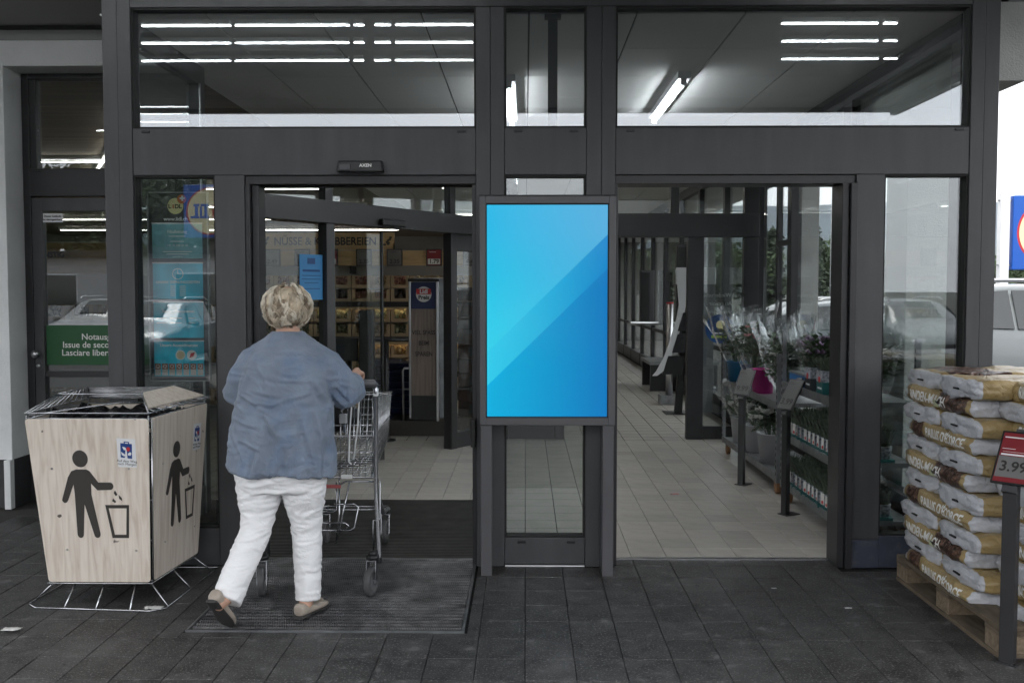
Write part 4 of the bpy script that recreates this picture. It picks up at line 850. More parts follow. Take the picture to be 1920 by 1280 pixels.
# hair: short wavy locks over a cap
M_hair = mat('grey_blonde_hair', (0.56, 0.47, 0.35), 0.38, var=0.38, vscale=30, stretch=(1, 1, 0.45))
bm = bmesh.new(); HC = Vector((-1.174, -0.797, 1.517)); sphere(bm, HC, 0.094, 0.100, 0.092, 24, 16)
hr = random.Random(3)
for i in range(190):                                        # locks: fine strands that share one wave
    th = hr.uniform(0, 2 * math.pi); el0 = math.asin(max(-0.55, min(0.99, hr.uniform(-0.6, 1.0))))
    if math.sin(th) > 0.55 and el0 < 0.25: continue          # face stays free on the far side
    ln = hr.uniform(0.75, 1.45); ph = hr.uniform(0, 6.28); amp = hr.uniform(0.08, 0.24); sw = hr.uniform(-0.5, 0.5); lift = hr.uniform(-0.02, 0.07); tone = hr.choice((0, 0, 1, 1, 2)); fq = hr.uniform(5.5, 8.5)
    for j in range(13):
        dth = hr.gauss(0, 0.055); del_ = hr.gauss(0, 0.05); dr = hr.gauss(0, 0.014); dl = hr.uniform(0.8, 1.12); pts = []; rad = []; jit = hr.uniform(-0.4, 0.4)
        for s_ in range(8):
            t = s_ / 7; e = el0 + del_ - t * ln * dl; a = th + dth * (1 - 0.5 * t) + sw * t + amp * math.sin(ph + jit + t * fq) * (0.3 + t)
            rr = 1.0 + dr + lift + 0.085 * math.sin(ph * 2 + t * 7) + 0.06 * t
            ee = max(e, -0.92 - 0.16 * math.sin(ph) - 0.05 * dl)
            if e < ee: rr += 0.22 * (ee - e) * (0.4 + 0.6 * math.sin(ph * 3) ** 2)
            pts.append(HC + Vector((0.106 * math.cos(ee) * math.cos(a) * rr, 0.110 * math.cos(ee) * math.sin(a) * rr, 0.104 * math.sin(ee) * (rr if ee > 0 else 1.17))))
            rad.append(0.0036 * (1 - 0.72 * t) + 0.0007)
        tube(bm, pts, rad, 4, flat=0.6, mi=tone)
M_hair2 = mat('pale_blonde_hair', (0.74, 0.67, 0.55), 0.35, var=0.2, vscale=30); M_hair3 = mat('ash_blonde_hair', (0.30, 0.235, 0.165), 0.4, var=0.3, vscale=30)
part('hair', bm, [M_hair, M_hair2, M_hair3], woman, smooth=True)

# ================================================================ SHOPPING CART
ct = thing('shopping_cart', 'chrome wire shopping cart with grey handle rolled over the grating', 'shopping cart', (-1.08, 0.0, 0))
YR, YF = -0.52, 0.50
def cpt(u, v, w):
    """u 0..1 across, v 0 rear..1 front, w 0 bottom..1 top of the basket"""
    hw = (0.285 - 0.055 * v) * (0.93 + 0.07 * w); zb = 0.615 + 0.06 * v; zt_ = 1.055 - 0.10 * v
    return Vector((-1.072 + (u * 2 - 1) * hw, YR + (YF - YR) * v + 0.06 * v * w, zb + (zt_ - zb) * w))
thick, thin = [], []
for w in (0.0, 0.5, 1.0): thick.append([cpt(0, 0, w), cpt(0, 1, w), cpt(1, 1, w), cpt(1, 0, w)] + ([cpt(0, 0, w)] if w != 1 else []))
for w in (0.14, 0.28, 0.40, 0.66, 0.83): thin.append([cpt(0, 0, w), cpt(0, 1, w), cpt(1, 1, w), cpt(1, 0, w)])
for i in range(1, 18):
    v = i / 18
    for u in (0, 1): thin.append([cpt(u, v, 0), cpt(u, v, 1)])
    thin.append([cpt(0, v, 0), cpt(1, v, 0)])
for i in range(1, 16): thin.append([cpt(i / 16, 1, 1), cpt(i / 16, 1, 0), cpt(i / 16, 0, 0)])
for i in range(0, 17): thin.append([cpt(i / 16, 0, 0), cpt(i / 16, 0.0, 0.93) + Vector((0, 0.02, 0))])
for w in (0.3, 0.62, 0.93): thin.append([cpt(0, 0, w) + Vector((0, 0.012, 0)), cpt(1, 0, w) + Vector((0, 0.012, 0))])
wires('basket_rails', thick, 0.0048, M_chrome, ct); wires('basket_wires', thin, 0.0023, M_chrome, ct, 5)
seat = [[cpt(i / 9, 0.04, 0.52), cpt(i / 9, 0.30, 0.46)] for i in range(1, 9)] + [[cpt(0.04, 0.30, 0.46), cpt(0.96, 0.30, 0.46)], [cpt(0.05, 0.30, 0.46), cpt(0.10, 0.36, 0.98)], [cpt(0.95, 0.30, 0.46), cpt(0.90, 0.36, 0.98)], [cpt(0.10, 0.36, 0.98), cpt(0.90, 0.36, 0.98)]]
wires('child_seat', seat, 0.003, M_chrome, ct)
M_grip = mat('grey_handle_plastic', (0.10, 0.10, 0.105), 0.4)
bm = bmesh.new(); tube(bm, [(-1.365, -0.555, 1.10), (-1.36, -0.562, 1.113), (-1.20, -0.562, 1.115), (-0.92, -0.562, 1.115), (-0.785, -0.562, 1.113), (-0.778, -0.552, 1.10)], [0.018, 0.022, 0.022, 0.022, 0.022, 0.018], 12); part('handle', bm, M_grip, ct, smooth=True)
for x in (-1.365, -0.778):
    s_ = -1 if x > -1 else 1
    bm = bmesh.new(); tube(bm, [(x, -0.555, 1.105), (x, -0.535, 1.05), (x + s_ * 0.005, -0.51, 0.95), (x + s_ * 0.008, -0.50, 0.62), (x + s_ * 0.006, -0.50, 0.50), (x - s_ * 0.012, -0.53, 0.20), (x - s_ * 0.012, -0.53, 0.165)], 0.0125, 10); part('rear_upright', bm, M_chrome, ct, smooth=True)
    bx('handle_bracket', M_white, ct, x - 0.012, x + 0.012, -0.55, -0.515, 1.045, 1.085, 0.004)
    bm = bmesh.new(); tube(bm, [(x + s_ * 0.006, -0.50, 0.55), (x + s_ * 0.03, -0.2, 0.40), (x + s_ * 0.07, 0.2, 0.27), (x + s_ * 0.09, 0.53, 0.22), (x + s_ * 0.09, 0.56, 0.17)], 0.014, 10); part('chassis_tube', bm, M_galv, ct, smooth=True)
    wires('side_loop', [[(x - s_ * 0.012, -0.51, 0.60), (x - s_ * 0.016, -0.515, 0.58), (x - s_ * 0.016, -0.515, 0.40), (x - s_ * 0.002, -0.52, 0.385), (x + s_ * 0.02, -0.52, 0.39), (x + s_ * 0.02, -0.525, 0.20)]], 0.004, M_chrome, ct)
for w_ in ([[(-1.36, -0.47, 0.605), (-0.79, -0.47, 0.605)], [(-1.30, -0.48, 0.56), (-1.0, -0.48, 0.56), (-0.95, -0.48, 0.585), (-0.785, -0.48, 0.587)], [(-1.30, 0.0, 0.33), (-0.86, 0.0, 0.33)], [(-1.30, 0.45, 0.25), (-0.88, 0.45, 0.25)],
    [(-1.0, -0.47, 0.58), (-1.0, -0.46, 0.43), (-1.02, -0.46, 0.42), (-1.18, -0.46, 0.42)], [(-1.01, -0.50, 0.47), (-0.90, -0.50, 0.47), (-0.88, -0.50, 0.455), (-0.90, -0.50, 0.345), (-0.925, -0.50, 0.33), (-1.18, -0.50, 0.33)], [(-1.18, -0.50, 0.37), (-0.95, -0.50, 0.37), (-0.93, -0.50, 0.355), (-0.95, -0.50, 0.335)],
    [(-0.985, -0.47, 0.60), (-0.98, -0.50, 0.42), (-0.995, -0.53, 0.265), (-1.005, -0.53, 0.268)], [(-0.93, -0.47, 0.585), (-0.955, -0.50, 0.45), (-0.985, -0.53, 0.285)]]): wires('rack_wire', [w_], 0.0045, M_chrome, ct)
bx('red_tag', mat('faded_red_plastic', (0.42, 0.10, 0.10), 0.5), ct, -1.10, -0.975, -0.488, -0.472, 0.551, 0.569, 0.004)
bx('number_clip', M_paper, ct, -0.965, -0.905, -0.535, -0.525, 0.610, 0.632, 0.003)
M_tyre = mat('grey_rubber_tyre', (0.085, 0.085, 0.087), 0.6, var=0.2, vscale=20)
def caster(x, y, turn):
    M_ = Matrix.Translation((x, y, 0)) @ Matrix.Rotation(turn, 4, 'Z')
    def T(p): return M_ @ Vector(p)
    M_ = M_ @ Matrix.Scale(1.22, 4)
    bm = bmesh.new(); prof = [(0.034, -0.012), (0.052, -0.015), (0.060, -0.012), (0.0625, -0.005), (0.0625, 0.005), (0.060, 0.012), (0.052, 0.015), (0.034, 0.012)]
    loft(bm, [[T((xx, r * math.cos(a), 0.0625 + r * math.sin(a))) for r, xx in prof] for a in [2 * math.pi * k / 28 for k in range(29)]], cap=False)
    tyre = part('wheel', bm, M_tyre, ct, smooth=True)
    bm = bmesh.new(); tube(bm, [T((-0.010, 0, 0.0625)), T((0.010, 0, 0.0625))], 0.042, 20); part('rim', bm, mat('grey_plastic_rim', (0.16, 0.16, 0.165), 0.5), tyre)
    bm = bmesh.new(); tube(bm, [T((-0.023, 0, 0.0625)), T((0.023, 0, 0.0625))], 0.009, 10); part('axle', bm, M_steel, tyre)
    bm = bmesh.new()
    for s_ in (-1, 1): hexa(bm, [T(p) for p in ((s_ * 0.019, -0.012, 0.05), (s_ * 0.022, -0.012, 0.05), (s_ * 0.022, 0.012, 0.05), (s_ * 0.019, 0.012, 0.05), (s_ * 0.019, 0.005, 0.15), (s_ * 0.022, 0.005, 0.15), (s_ * 0.022, 0.045, 0.15), (s_ * 0.019, 0.045, 0.15))])
    box_c = [T(p) for p in ((-0.022, 0.005, 0.146), (0.022, 0.005, 0.146), (0.022, 0.045, 0.146), (-0.022, 0.045, 0.146), (-0.022, 0.005, 0.153), (0.022, 0.005, 0.153), (0.022, 0.045, 0.153), (-0.022, 0.045, 0.153))]; hexa(bm, box_c)
    part('caster_fork', bm, M_chrome, ct)
    bm = bmesh.new(); tube(bm, [T((0, 0.025, 0.154)), T((0, 0.025, 0.172))], 0.036, 16); tube(bm, [T((0, 0.025, 0.172)), T((0, 0.025, 0.19))], [0.028, 0.018], 14); part('swivel_cap', bm, M_black, ct, smooth=True)
caster(-0.806, -0.565, R(-12)); caster(-1.377, -0.575, R(10)); caster(-0.885, 0.53, R(3)); caster(-1.262, 0.53, R(-4))
bx('coin_lock', mat('lock_grey', (0.34, 0.35, 0.36), 0.4), ct, -0.965, -0.925, -0.575, -0.545, 0.905, 0.955, 0.006)
wires('lock_chain', [[(-0.945 + 0.01 * math.sin(i * 2.1), -0.56, 1.045 - 0.015 * i) for i in range(7)]], 0.004, M_chrome, ct); bx('lock_key', M_chrome, ct, -0.945, -0.93, -0.565, -0.557, 0.855, 0.905, 0.003)
wires('hanging_strap', [[(-0.865, -0.54, 1.04), (-0.872, -0.545, 0.90), (-0.895, -0.545, 0.715)]], 0.0042, M_white, ct); wires('hanging_strap', [[(-0.905, -0.54, 1.0), (-0.915, -0.545, 0.85), (-0.92, -0.545, 0.70), (-0.905, -0.545, 0.69)]], 0.0042, M_white, ct)
# handbag in the child seat
bm = bmesh.new(); sphere(bm, (-1.06, -0.44, 0.93), 0.19, 0.06, 0.085, 24, 16)
for v in bm.verts: v.co += Vector((0, 0, 0.012)) * mnoise.noise(v.co * 14)
hb = thing('handbag', 'black leather handbag sitting in the cart seat', 'handbag', (-1.06, -0.44, 0.84)); M_leather = mat('black_leather', (0.012, 0.012, 0.013), 0.38, bump=0.3, bscale=90)
part('bag_body', bm, M_leather, hb, smooth=True)
bm = bmesh.new(); tube(bm, [(-1.15, -0.44, 0.99), (-1.13, -0.44, 1.05), (-1.06, -0.44, 1.075), (-0.99, -0.44, 1.05), (-0.97, -0.44, 0.99)], 0.008, 8); part('strap', bm, M_leather, hb, smooth=True)
# ================================================================ MULCH STACK
pl = thing('wooden_pallet', 'weathered wooden pallet under the stack of mulch bags', 'pallet', (2.45, -0.83, 0))
M_pal = mat('weathered_pallet_wood', (0.125, 0.097, 0.066), 0.85, var=0.35, vscale=5, stretch=(6, 1, 6), bump=0.4, bscale=60, dirt=0.4, dscale=3, dcol=(0.09, 0.07, 0.05), objvar=0.15)
M_block = mat('pressed_wood_block', (0.20, 0.155, 0.105), 0.9, var=0.3, vscale=40, bump=0.6, bscale=90)
PX, PY0, PY1 = 2.05, -1.43, -0.23
for x0, w in ((0, 0.145), (0.19, 0.10), (0.3275, 0.145), (0.51, 0.10), (0.655, 0.145)): bx('deck_board', M_pal, pl, PX + x0, PX + x0 + w, PY0, PY1, 0.122, 0.144, 0.003)
for y in (PY0, (PY0 + PY1) / 2 - 0.0725, PY1 - 0.145):
    bx('stringer_board', M_pal, pl, PX, PX + 0.8, y, y + 0.145, 0.100, 0.1215, 0.003)
    for x in (PX + 0.002, PX + 0.3275, PX + 0.655): bx('block', M_block, pl, x, x + 0.143, y + 0.001, y + 0.144, 0.022, 0.0995, 0.004)
for x in (PX, PX + 0.3275, PX + 0.655): bx('bottom_board', M_pal, pl, x, x + 0.145, PY0, PY1, 0, 0.0215, 0.003)

def bag_mat(name, b0, b1, white=0.368):
    """tan film; white crimped ends; printed bark picture for b0 < x < b1 (bag coordinates)"""
    m = bpy.data.materials.new(name); m.use_nodes = True; n, l = nodes_of(m); b = n['Principled BSDF']
    tc = n.new('ShaderNodeTexCoord'); sx = n.new('ShaderNodeSeparateXYZ'); l.new(tc.outputs['Object'], sx.inputs[0])
    nz = n.new('ShaderNodeTexNoise'); nz.inputs['Scale'].default_value = 4; nz.inputs['Detail'].default_value = 4; l.new(tc.outputs['Object'], nz.inputs['Vector'])
    r1 = n.new('ShaderNodeValToRGB'); r1.color_ramp.elements[0].position = 0.3; r1.color_ramp.elements[0].color = (0.285, 0.205, 0.085, 1); r1.color_ramp.elements[1].position = 0.7; r1.color_ramp.elements[1].color = (0.41, 0.305, 0.145, 1)
    l.new(nz.outputs['Fac'], r1.inputs['Fac'])
    mp = n.new('ShaderNodeMapping'); mp.inputs['Scale'].default_value = (60, 60, 95); mp.inputs['Rotation'].default_value = (0.4, 0.5, 0.3); l.new(tc.outputs['Object'], mp.inputs['Vector'])
    vo = n.new('ShaderNodeTexVoronoi'); vo.inputs['Scale'].default_value = 1.0; l.new(mp.outputs['Vector'], vo.inputs['Vector'])
    r2 = n.new('ShaderNodeValToRGB'); e = r2.color_ramp.elements; e[0].color = (0.012, 0.006, 0.004, 1); e[1].color = (0.22, 0.13, 0.09, 1); x_ = e.new(0.55); x_.color = (0.06, 0.026, 0.016, 1)
    sc_ = n.new('ShaderNodeSeparateColor'); l.new(vo.outputs['Color'], sc_.inputs[0]); l.new(sc_.outputs[0], r2.inputs['Fac'])
    def rng(v, a, c):
        q = n.new('ShaderNodeMapRange'); q.inputs[1].default_value = a; q.inputs[2].default_value = c; l.new(v, q.inputs[0]); return q.outputs[0]
    def mul(a, c):
        q = n.new('ShaderNodeMath'); q.operation = 'MULTIPLY'; l.new(a, q.inputs[0]); l.new(c, q.inputs[1]); return q.outputs[0]
    def mix(f, a, c):
        q = n.new('ShaderNodeMix'); q.data_type = 'RGBA'; l.new(f, q.inputs[0]); l.new(a, q.inputs[6])
        if isinstance(c, tuple): q.inputs[7].default_value = (*c, 1)
        else: l.new(c, q.inputs[7])
        return q.outputs[2]
    inb = mul(rng(sx.outputs['X'], b0 - 0.002, b0 + 0.002), rng(sx.outputs['X'], b1 + 0.002, b1 - 0.002))
    col = mix(inb, r1.outputs['Color'], r2.outputs['Color'])
    ab = n.new('ShaderNodeMath'); ab.operation = 'ABSOLUTE'; l.new(sx.outputs['X'], ab.inputs[0])
    col = mix(rng(ab.outputs[0], white, white + 0.004), col, (0.53, 0.54, 0.57)); l.new(col, b.inputs['Base Color'])
    b.inputs['Roughness'].default_value = 0.33
    nb = n.new('ShaderNodeTexNoise'); nb.inputs['Scale'].default_value = 16; nb.inputs['Detail'].default_value = 4; nb.inputs['Distortion'].default_value = 1.5; l.new(tc.outputs['Object'], nb.inputs['Vector'])
    bp = n.new('ShaderNodeBump'); bp.inputs['Strength'].default_value = 0.9; bp.inputs['Distance'].default_value = 0.014; l.new(nb.outputs['Fac'], bp.inputs['Height']); l.new(bp.outputs['Normal'], b.inputs['Normal'])
    return m
M_bagC = bag_mat('mulch_bag_film_plain', 2, 3, 9); M_bagA = bag_mat('mulch_bag_film', -0.33, -0.03); M_bagB = bag_mat('mulch_bag_film_reverse', 0.185, 0.345)
BL, BW, BH = 0.80, 0.455, 0.096
def bag_mesh(seed, m):
    bm = bmesh.new(); bmesh.ops.create_cube(bm, size=2.0)
    bmesh.ops.subdivide_edges(bm, edges=bm.edges[:], cuts=13, use_grid_fill=True)
    for v in bm.verts:
        x, y, z = v.co; rx, ry = abs(x), abs(y)
        e = max(rx ** 6, 0)                                # how near the sewn end
        th = (1 - 0.12 * ry ** 6) * (1 - 0.12 * rx ** 9)    # rounded cushion edges
        X = x * BL / 2 * (1 - 0.035 * (ry ** 2) - 0.02 * z * z); Y = y * BW / 2 * (1 - 0.04 * rx ** 10) * (1 - 0.09 * z * z); Zv = z * BH / 2 * th
        p = Vector((X, Y, Zv)); nn = mnoise.noise(p * 9 + Vector((seed, 0, 0))); n2 = mnoise.noise(p * 26 + Vector((0, seed, 0)))
        n3 = mnoise.noise(Vector((X * 6, Y * 40, Zv * 40 + seed)))
        d = Vector((x * rx ** 4, y * ry ** 3, z)).normalized()
        v.co = p + d * (0.013 * nn + 0.0075 * n2 + 0.012 * n3 * (0.40 + e))
    me = bpy.data.meshes.new('mulch_bag'); bm.to_mesh(me); bm.free(); me.materials.append(m)
    for p in me.polygons: p.use_smooth = True
    return me
bagA = [bag_mesh(s, M_bagA) for s in (1.3, 5.1, 9.7)]; bagB = [bag_mesh(s, M_bagB) for s in (2.2, 6.4)]; bagC = [bag_mesh(s, M_bagC) for s in (3.3, 7.7)]
M_slot = mat('handle_slot', (0.01, 0.01, 0.01), 0.8); M_code = mat('code_label', (0.45, 0.48, 0.30), 0.5)
ordn = ['top', 'second', 'third', 'fourth', 'fifth', 'sixth', 'seventh', 'eighth', 'ninth', 'tenth', 'eleventh', 'bottom']
def put_bag(me, loc, rz, label, flip=False):
    o = bpy.data.objects.new('mulch_bag', me); COL.objects.link(o); o.location = loc; o.rotation_euler = (rnd.uniform(-.012, .012), rnd.uniform(-.012, .012), rz + rnd.uniform(-.02, .02)); tag(o, label, 'mulch bag', 'bags of bark mulch stacked on the pallet'); return o
def print_on(o, s_, size, x, y, z, m=M_whiteprint, side=1):
    # lettering on the long side of a bag (local -Y or +Y face)
    c = bpy.data.curves.new('lettering', 'FONT'); c.body = s_; c.size = size; c.align_x = 'CENTER'; c.align_y = 'CENTER'; c.extrude = 0.0005; c.offset = 0.0016; c.materials.append(m); c.resolution_u = 3
    t = bpy.data.objects.new('lettering', c); COL.objects.link(t); t.parent = o; t.location = (x, y, z); t.rotation_euler = (R(90), 0, 0 if side == 1 else R(180)); t.scale = (0.86, 1.0, 1); t['wrap'] = 1 if side == 1 else -1; return t
for k in range(12):
    z = 1.135 - k * 0.0885; nm = ordn[k]
    if k % 2 == 0:      # ends face the entrance
        for q, (yc, wh) in enumerate(((-0.475, 'far'), (-0.955, 'near'))):
            o = put_bag(bagA[(k + q) % 3], (2.055 + BL / 2 + rnd.uniform(-0.012, 0.02), yc + rnd.uniform(-.012, .012), z), R(180) if q else 0, 'tan mulch bag with white end out, %s layer, %s one of two ends' % (nm, wh))
            bm = bmesh.new(); s_ = 1 if q else -1; box(bm, s_ * (BL / 2 + 0.004) - 0.004, s_ * (BL / 2 + 0.004) + 0.004, -0.035, 0.03, -0.006, 0.002); part('handle_slot', bm, M_slot, o, loc=(0, 0, 0))
        o = put_bag(bagC[k // 2 % 2], (2.42, -1.32, z), R(90), 'tan mulch bag lying lengthwise behind the price sign, %s layer' % nm); o.scale = (0.46, 0.94, 0.98); print_on(o, 'RINDEN', 0.075, 0.0, 0.222, 0.0, side=-1).scale = (1.5, 1, 1)
    else:
        rev = (k % 4 == 3)
        for q, xc in enumerate((2.275, 2.70)):
            wh = 'facing the entrance' if q == 0 else 'on the car park side'
            o = put_bag((bagB if rev else bagA)[k % 2], (xc + rnd.uniform(-.008, .008), -0.72 if rev else -0.685, z), R(90), ('tan mulch bag with French lettering, %s layer %s' if rev else 'tan mulch bag with German lettering and bark print, %s layer %s') % (nm, wh))
            if q == 0:
                print_on(o, "PAILLIS D'ÉCORCE" if rev else 'RINDEN-MULCH', 0.064 if rev else 0.068, -0.085 if rev else 0.105, 0.2285, -0.002, side=-1)
                if not rev:
                    bm = bmesh.new(); box(bm, -0.045, 0.012, 0.2265, 0.2295, -0.028, 0.004); lb = part('code_label', bm, M_code, o, loc=(0, 0, 0))
                    c = print_on(o, '58378', 0.026, -0.016, 0.2302, -0.012, M_blackprint, -1); c.parent = lb
        put_bag(bagA[k % 3], (2.175 + BL / 2, -1.30, z), 0, 'tan mulch bag with white end out beside the price sign, %s layer' % nm)

# ================================================================ PRICE SIGNS ON POSTS
def price_stand(x, y, yaw, price, label, zb, bw, bh, red, foot=True, pw=0.05):
    t_ = thing('price_sign', label, 'price sign', (x, y, 0), 'price signs on dark posts'); t_.rotation_euler = (0, 0, -yaw)
    def lp(name, bm, m, par=None, bev=0.0): return part(name, bm, m, par or t_, bev, loc=(0, 0, 0))
    bm = bmesh.new(); box(bm, -pw / 2, pw / 2, -0.02, 0.02, 0, zb - 0.02); lp('post', bm, M_dark, None, 0.003)
    bm = bmesh.new(); box(bm, -0.045, 0.045, -0.03, 0.10, 0, 0.006); lp('foot_plate', bm, M_dark)
    tl = R(32); up = Vector((0, math.sin(tl), math.cos(tl))); nr = Vector((0, -math.cos(tl), math.sin(tl))); b0 = Vector((0, -0.022, zb - 0.02)); ux = Vector((1, 0, 0))
    def slab(name, u0, u1, v0, v1, w0, w1, m, par=None):
        bm = bmesh.new(); hexa(bm, [b0 + ux * u + up * v + nr * w for w in (w0, w1) for u, v in ((u0, v0), (u1, v0), (u1, v1), (u0, v1))]); return lp(name, bm, m, par)
    slab('post_head', -pw / 2, pw / 2, -0.03, bh + 0.02, -0.04, -0.001, M_frame)
    fr = slab('sign_frame', -bw / 2, bw / 2, 0, bh, 0, 0.012, M_black)
    e = 0.008; f1 = 0.0135
    if red:
        slab('red_card', -bw / 2 + e, bw / 2 - e, e, bh - e, 0.012, 0.0126, M_darkred, fr); slab('price_field', -bw / 2 + e + 0.002, bw / 2 - e - 0.002, bh * 0.12, bh * 0.52, 0.0127, 0.0132, mat('grey_card', (0.15, 0.148, 0.145), 0.7), fr)
        slab('headline_rule', -bw / 2 + 0.02, bw / 2 - 0.02, bh * 0.60, bh * 0.606, 0.0127, 0.0131, M_paper, fr)
    else: slab('paper_card', -bw / 2 + e, bw / 2 - e, e, bh - e, 0.012, 0.0132, mat('grey_card', (0.15, 0.148, 0.145), 0.7), fr)
    def tx(s_, size, u, v, m, bold=0.0):
        c = b0 + ux * u + up * v + nr * f1; mt = Matrix(((ux.x, up.x, nr.x, c.x), (ux.y, up.y, nr.y, c.y), (ux.z, up.z, nr.z, c.z), (0, 0, 0, 1)))
        o = text(s_, size, None, m, None, mtx=mt, ext=0.0002, bold=bold); o.parent = fr
    tx(price, bh * 0.27, 0.0, bh * (0.32 if red else 0.25), M_blackprint, 0.0012)
    for u1_, v_, h_ in ((0.10, 0.88, 0.022), (-0.05, 0.66, 0.010), (0.38, 0.55, 0.030)) if red else ((-0.10, 0.88, 0.016), (0.05, 0.83, 0.012)): slab('printed_line', -bw * 0.40, bw * u1_, bh * (v_ - h_ / 2), bh * (v_ + h_ / 2), 0.0133, 0.0136, M_white if red else M_blackprint, fr)
    return t_
price_stand(2.066, -1.47, R(47), '3.99', 'red price sign reading 3.99 before the mulch stack', 0.79, 0.155, 0.245, True, pw=0.06)
price_stand(1.78, 2.47, R(42), '9.99', 'grey price sign reading 9.99 beside the bouquet trolley', 0.76, 0.14, 0.235, False)
price_stand(1.855, 1.37, R(62), '3.99', 'grey price sign seen edge on before the lavender trolley', 0.77, 0.15, 0.245, False)

# ================================================================ FLOWER TROLLEYS
M_wheel = mat('orange_brown_wheel', (0.22, 0.11, 0.05), 0.6)
def trolley(x0, x1, y0, y1, shelves, h, label):
    t_ = thing('plant_trolley', label, 'trolley', ((x0 + x1) / 2, (y0 + y1) / 2, 0), 'galvanised plant trolleys')
    for zz in shelves:
        s_ = bx('shelf', M_galv, t_, x0 + 0.012, x1 - 0.012, y0, y1, zz - 0.03, zz, 0.002)
        bx('shelf_lip', M_galv, s_, x0, x0 + 0.011, y0, y1, zz - 0.045, zz + 0.012)
    for x in (x0, x1 - 0.03):
        for y in (y0 - 0.035, y1 + 0.001):
            bm = bmesh.new(); box(bm, x, x + 0.006, y, y + 0.034, 0.1, h); box(bm, x + 0.006, x + 0.03, y, y + 0.005, 0.1, h); box(bm, x + 0.006, x + 0.03, y + 0.029, y + 0.034, 0.1, h)
            p = part('corner_post', bm, M_galv, t_)
            bm = bmesh.new()
            for k in range(int((h - 0.2) / 0.05)): box(bm, x - 0.001, x + 0.001, y + 0.010, y + 0.024, 0.16 + k * 0.05, 0.185 + k * 0.05)
            hs = part('post_slots', bm, M_gasket, p); hs['kind'] = 'stuff'
    for x in (x0 + 0.04, x1 - 0.06):
        for y in (y0 + 0.08, y1 - 0.08):
            bm = bmesh.new(); tube(bm, [(x - 0.016, y, 0.055), (x + 0.016, y, 0.055)], 0.055, 22); w = part('wheel', bm, M_wheel, t_, 0.004)
            bx('caster_bracket', M_galv, w, x - 0.022, x + 0.022, y - 0.03, y + 0.03, 0.085, shelves[-1] - 0.03)
    return t_
trolley(1.95, 2.44, 0.50, 1.86, (0.90, 0.52, 0.155), 1.30, 'galvanised trolley with trays of lavender nearest the exit doorway')
trolley(1.95, 2.44, 2.05, 4.12, (0.72, 0.155), 1.10, 'galvanised trolley with wrapped bouquets farther down the corridor')
# lavender pots
M_potprint = mat('printed_pot_sleeve', (0.30, 0.32, 0.36), 0.5, var=0.75, vscale=55); M_teal = mat('teal_tray', (0.012, 0.12, 0.12), 0.5); M_lav = mat('lavender_foliage', (0.085, 0.108, 0.078), 0.8, var=0.4, vscale=30)
def blades(bm, c, n, h, sp, rng, w=0.004, base=0.02):
    for i in range(n):
        a = rng.uniform(0, 6.28); r0 = rng.uniform(0, base); r1 = r0 + rng.uniform(0.2, 1) * sp; hh = h * rng.uniform(0.55, 1.05); b = a + rng.uniform(-.5, .5)
        p0 = Vector(c) + Vector((r0 * math.cos(a), r0 * math.sin(a), 0)); p2 = Vector(c) + Vector((r1 * math.cos(b), r1 * math.sin(b), hh)); p1 = (p0 + p2) / 2 + Vector((0, 0, hh * 0.12))
        s_ = Vector((-math.sin(b), math.cos(b), 0)) * w; v = [bm.verts.new(q) for q in (p0 - s_, p0 + s_, p1 + s_, p1 - s_)]; t = bm.verts.new(p2)
        bm.faces.new(v); bm.faces.new((v[3], v[2], t))
def lathe(bm, prof, c=(0, 0, 0), n=16):
    rings = [[Vector((c[0] + r * math.cos(2 * math.pi * k / n), c[1] + r * math.sin(2 * math.pi * k / n), c[2] + z)) for k in range(n)] for r, z in prof]; loft(bm, rings)
rg = random.Random(11)
pot = thing('lavender_pot', 'small lavender pot with printed sleeve in a teal tray', 'potted plant', (0, 0, 0), 'lavender pots on the trolley')
bm = bmesh.new(); lathe(bm, [(0.034, 0), (0.045, 0.095), (0.047, 0.10), (0.040, 0.098)], n=14); part('pot', bm, M_potprint, pot, loc=(0, 0, 0), smooth=True)
bm = bmesh.new(); blades(bm, (0, 0, 0.09), 120, 0.13, 0.07, rg, 0.0032, 0.035); part('foliage', bm, M_lav, pot, loc=(0, 0, 0))
bm = bmesh.new(); box(bm, -0.030, -0.0285, -0.02, 0.02, 0.03, 0.105); lbl = part('plant_label', bm, M_paper, pot, loc=(0, 0, 0), ); lbl.location = (-0.018, 0, 0)
bm = bmesh.new(); tube(bm, [(-0.0305, 0, 0.045), (-0.0295, 0, 0.045)], 0.012, 12); q_ = part('label_badge', bm, M_red, lbl, loc=(0, 0, 0))
bm = bmesh.new(); box(bm, -0.052, 0.05, -0.05, 0.05, 0, 0.02); part('tray', bm, M_teal, pot, loc=(0, 0, 0))
first = True
for zz, where in ((0.52, 'middle'), (0.155, 'lowest')):
    for r_ in range(3):
        for k in range(13):
            x, y = 2.008 + r_ * 0.125, 0.56 + k * 0.102; lab = 'lavender pot in printed sleeve, %s shelf, %s row, %s from the doorway' % (where, ('front', 'middle', 'back')[r_], ORD[k])
            if first: pot.location = (x, y, zz); pot['label'] = lab; first = False
            else: dup(pot, (x, y, zz), rg.uniform(-0.3, 0.3), lab)
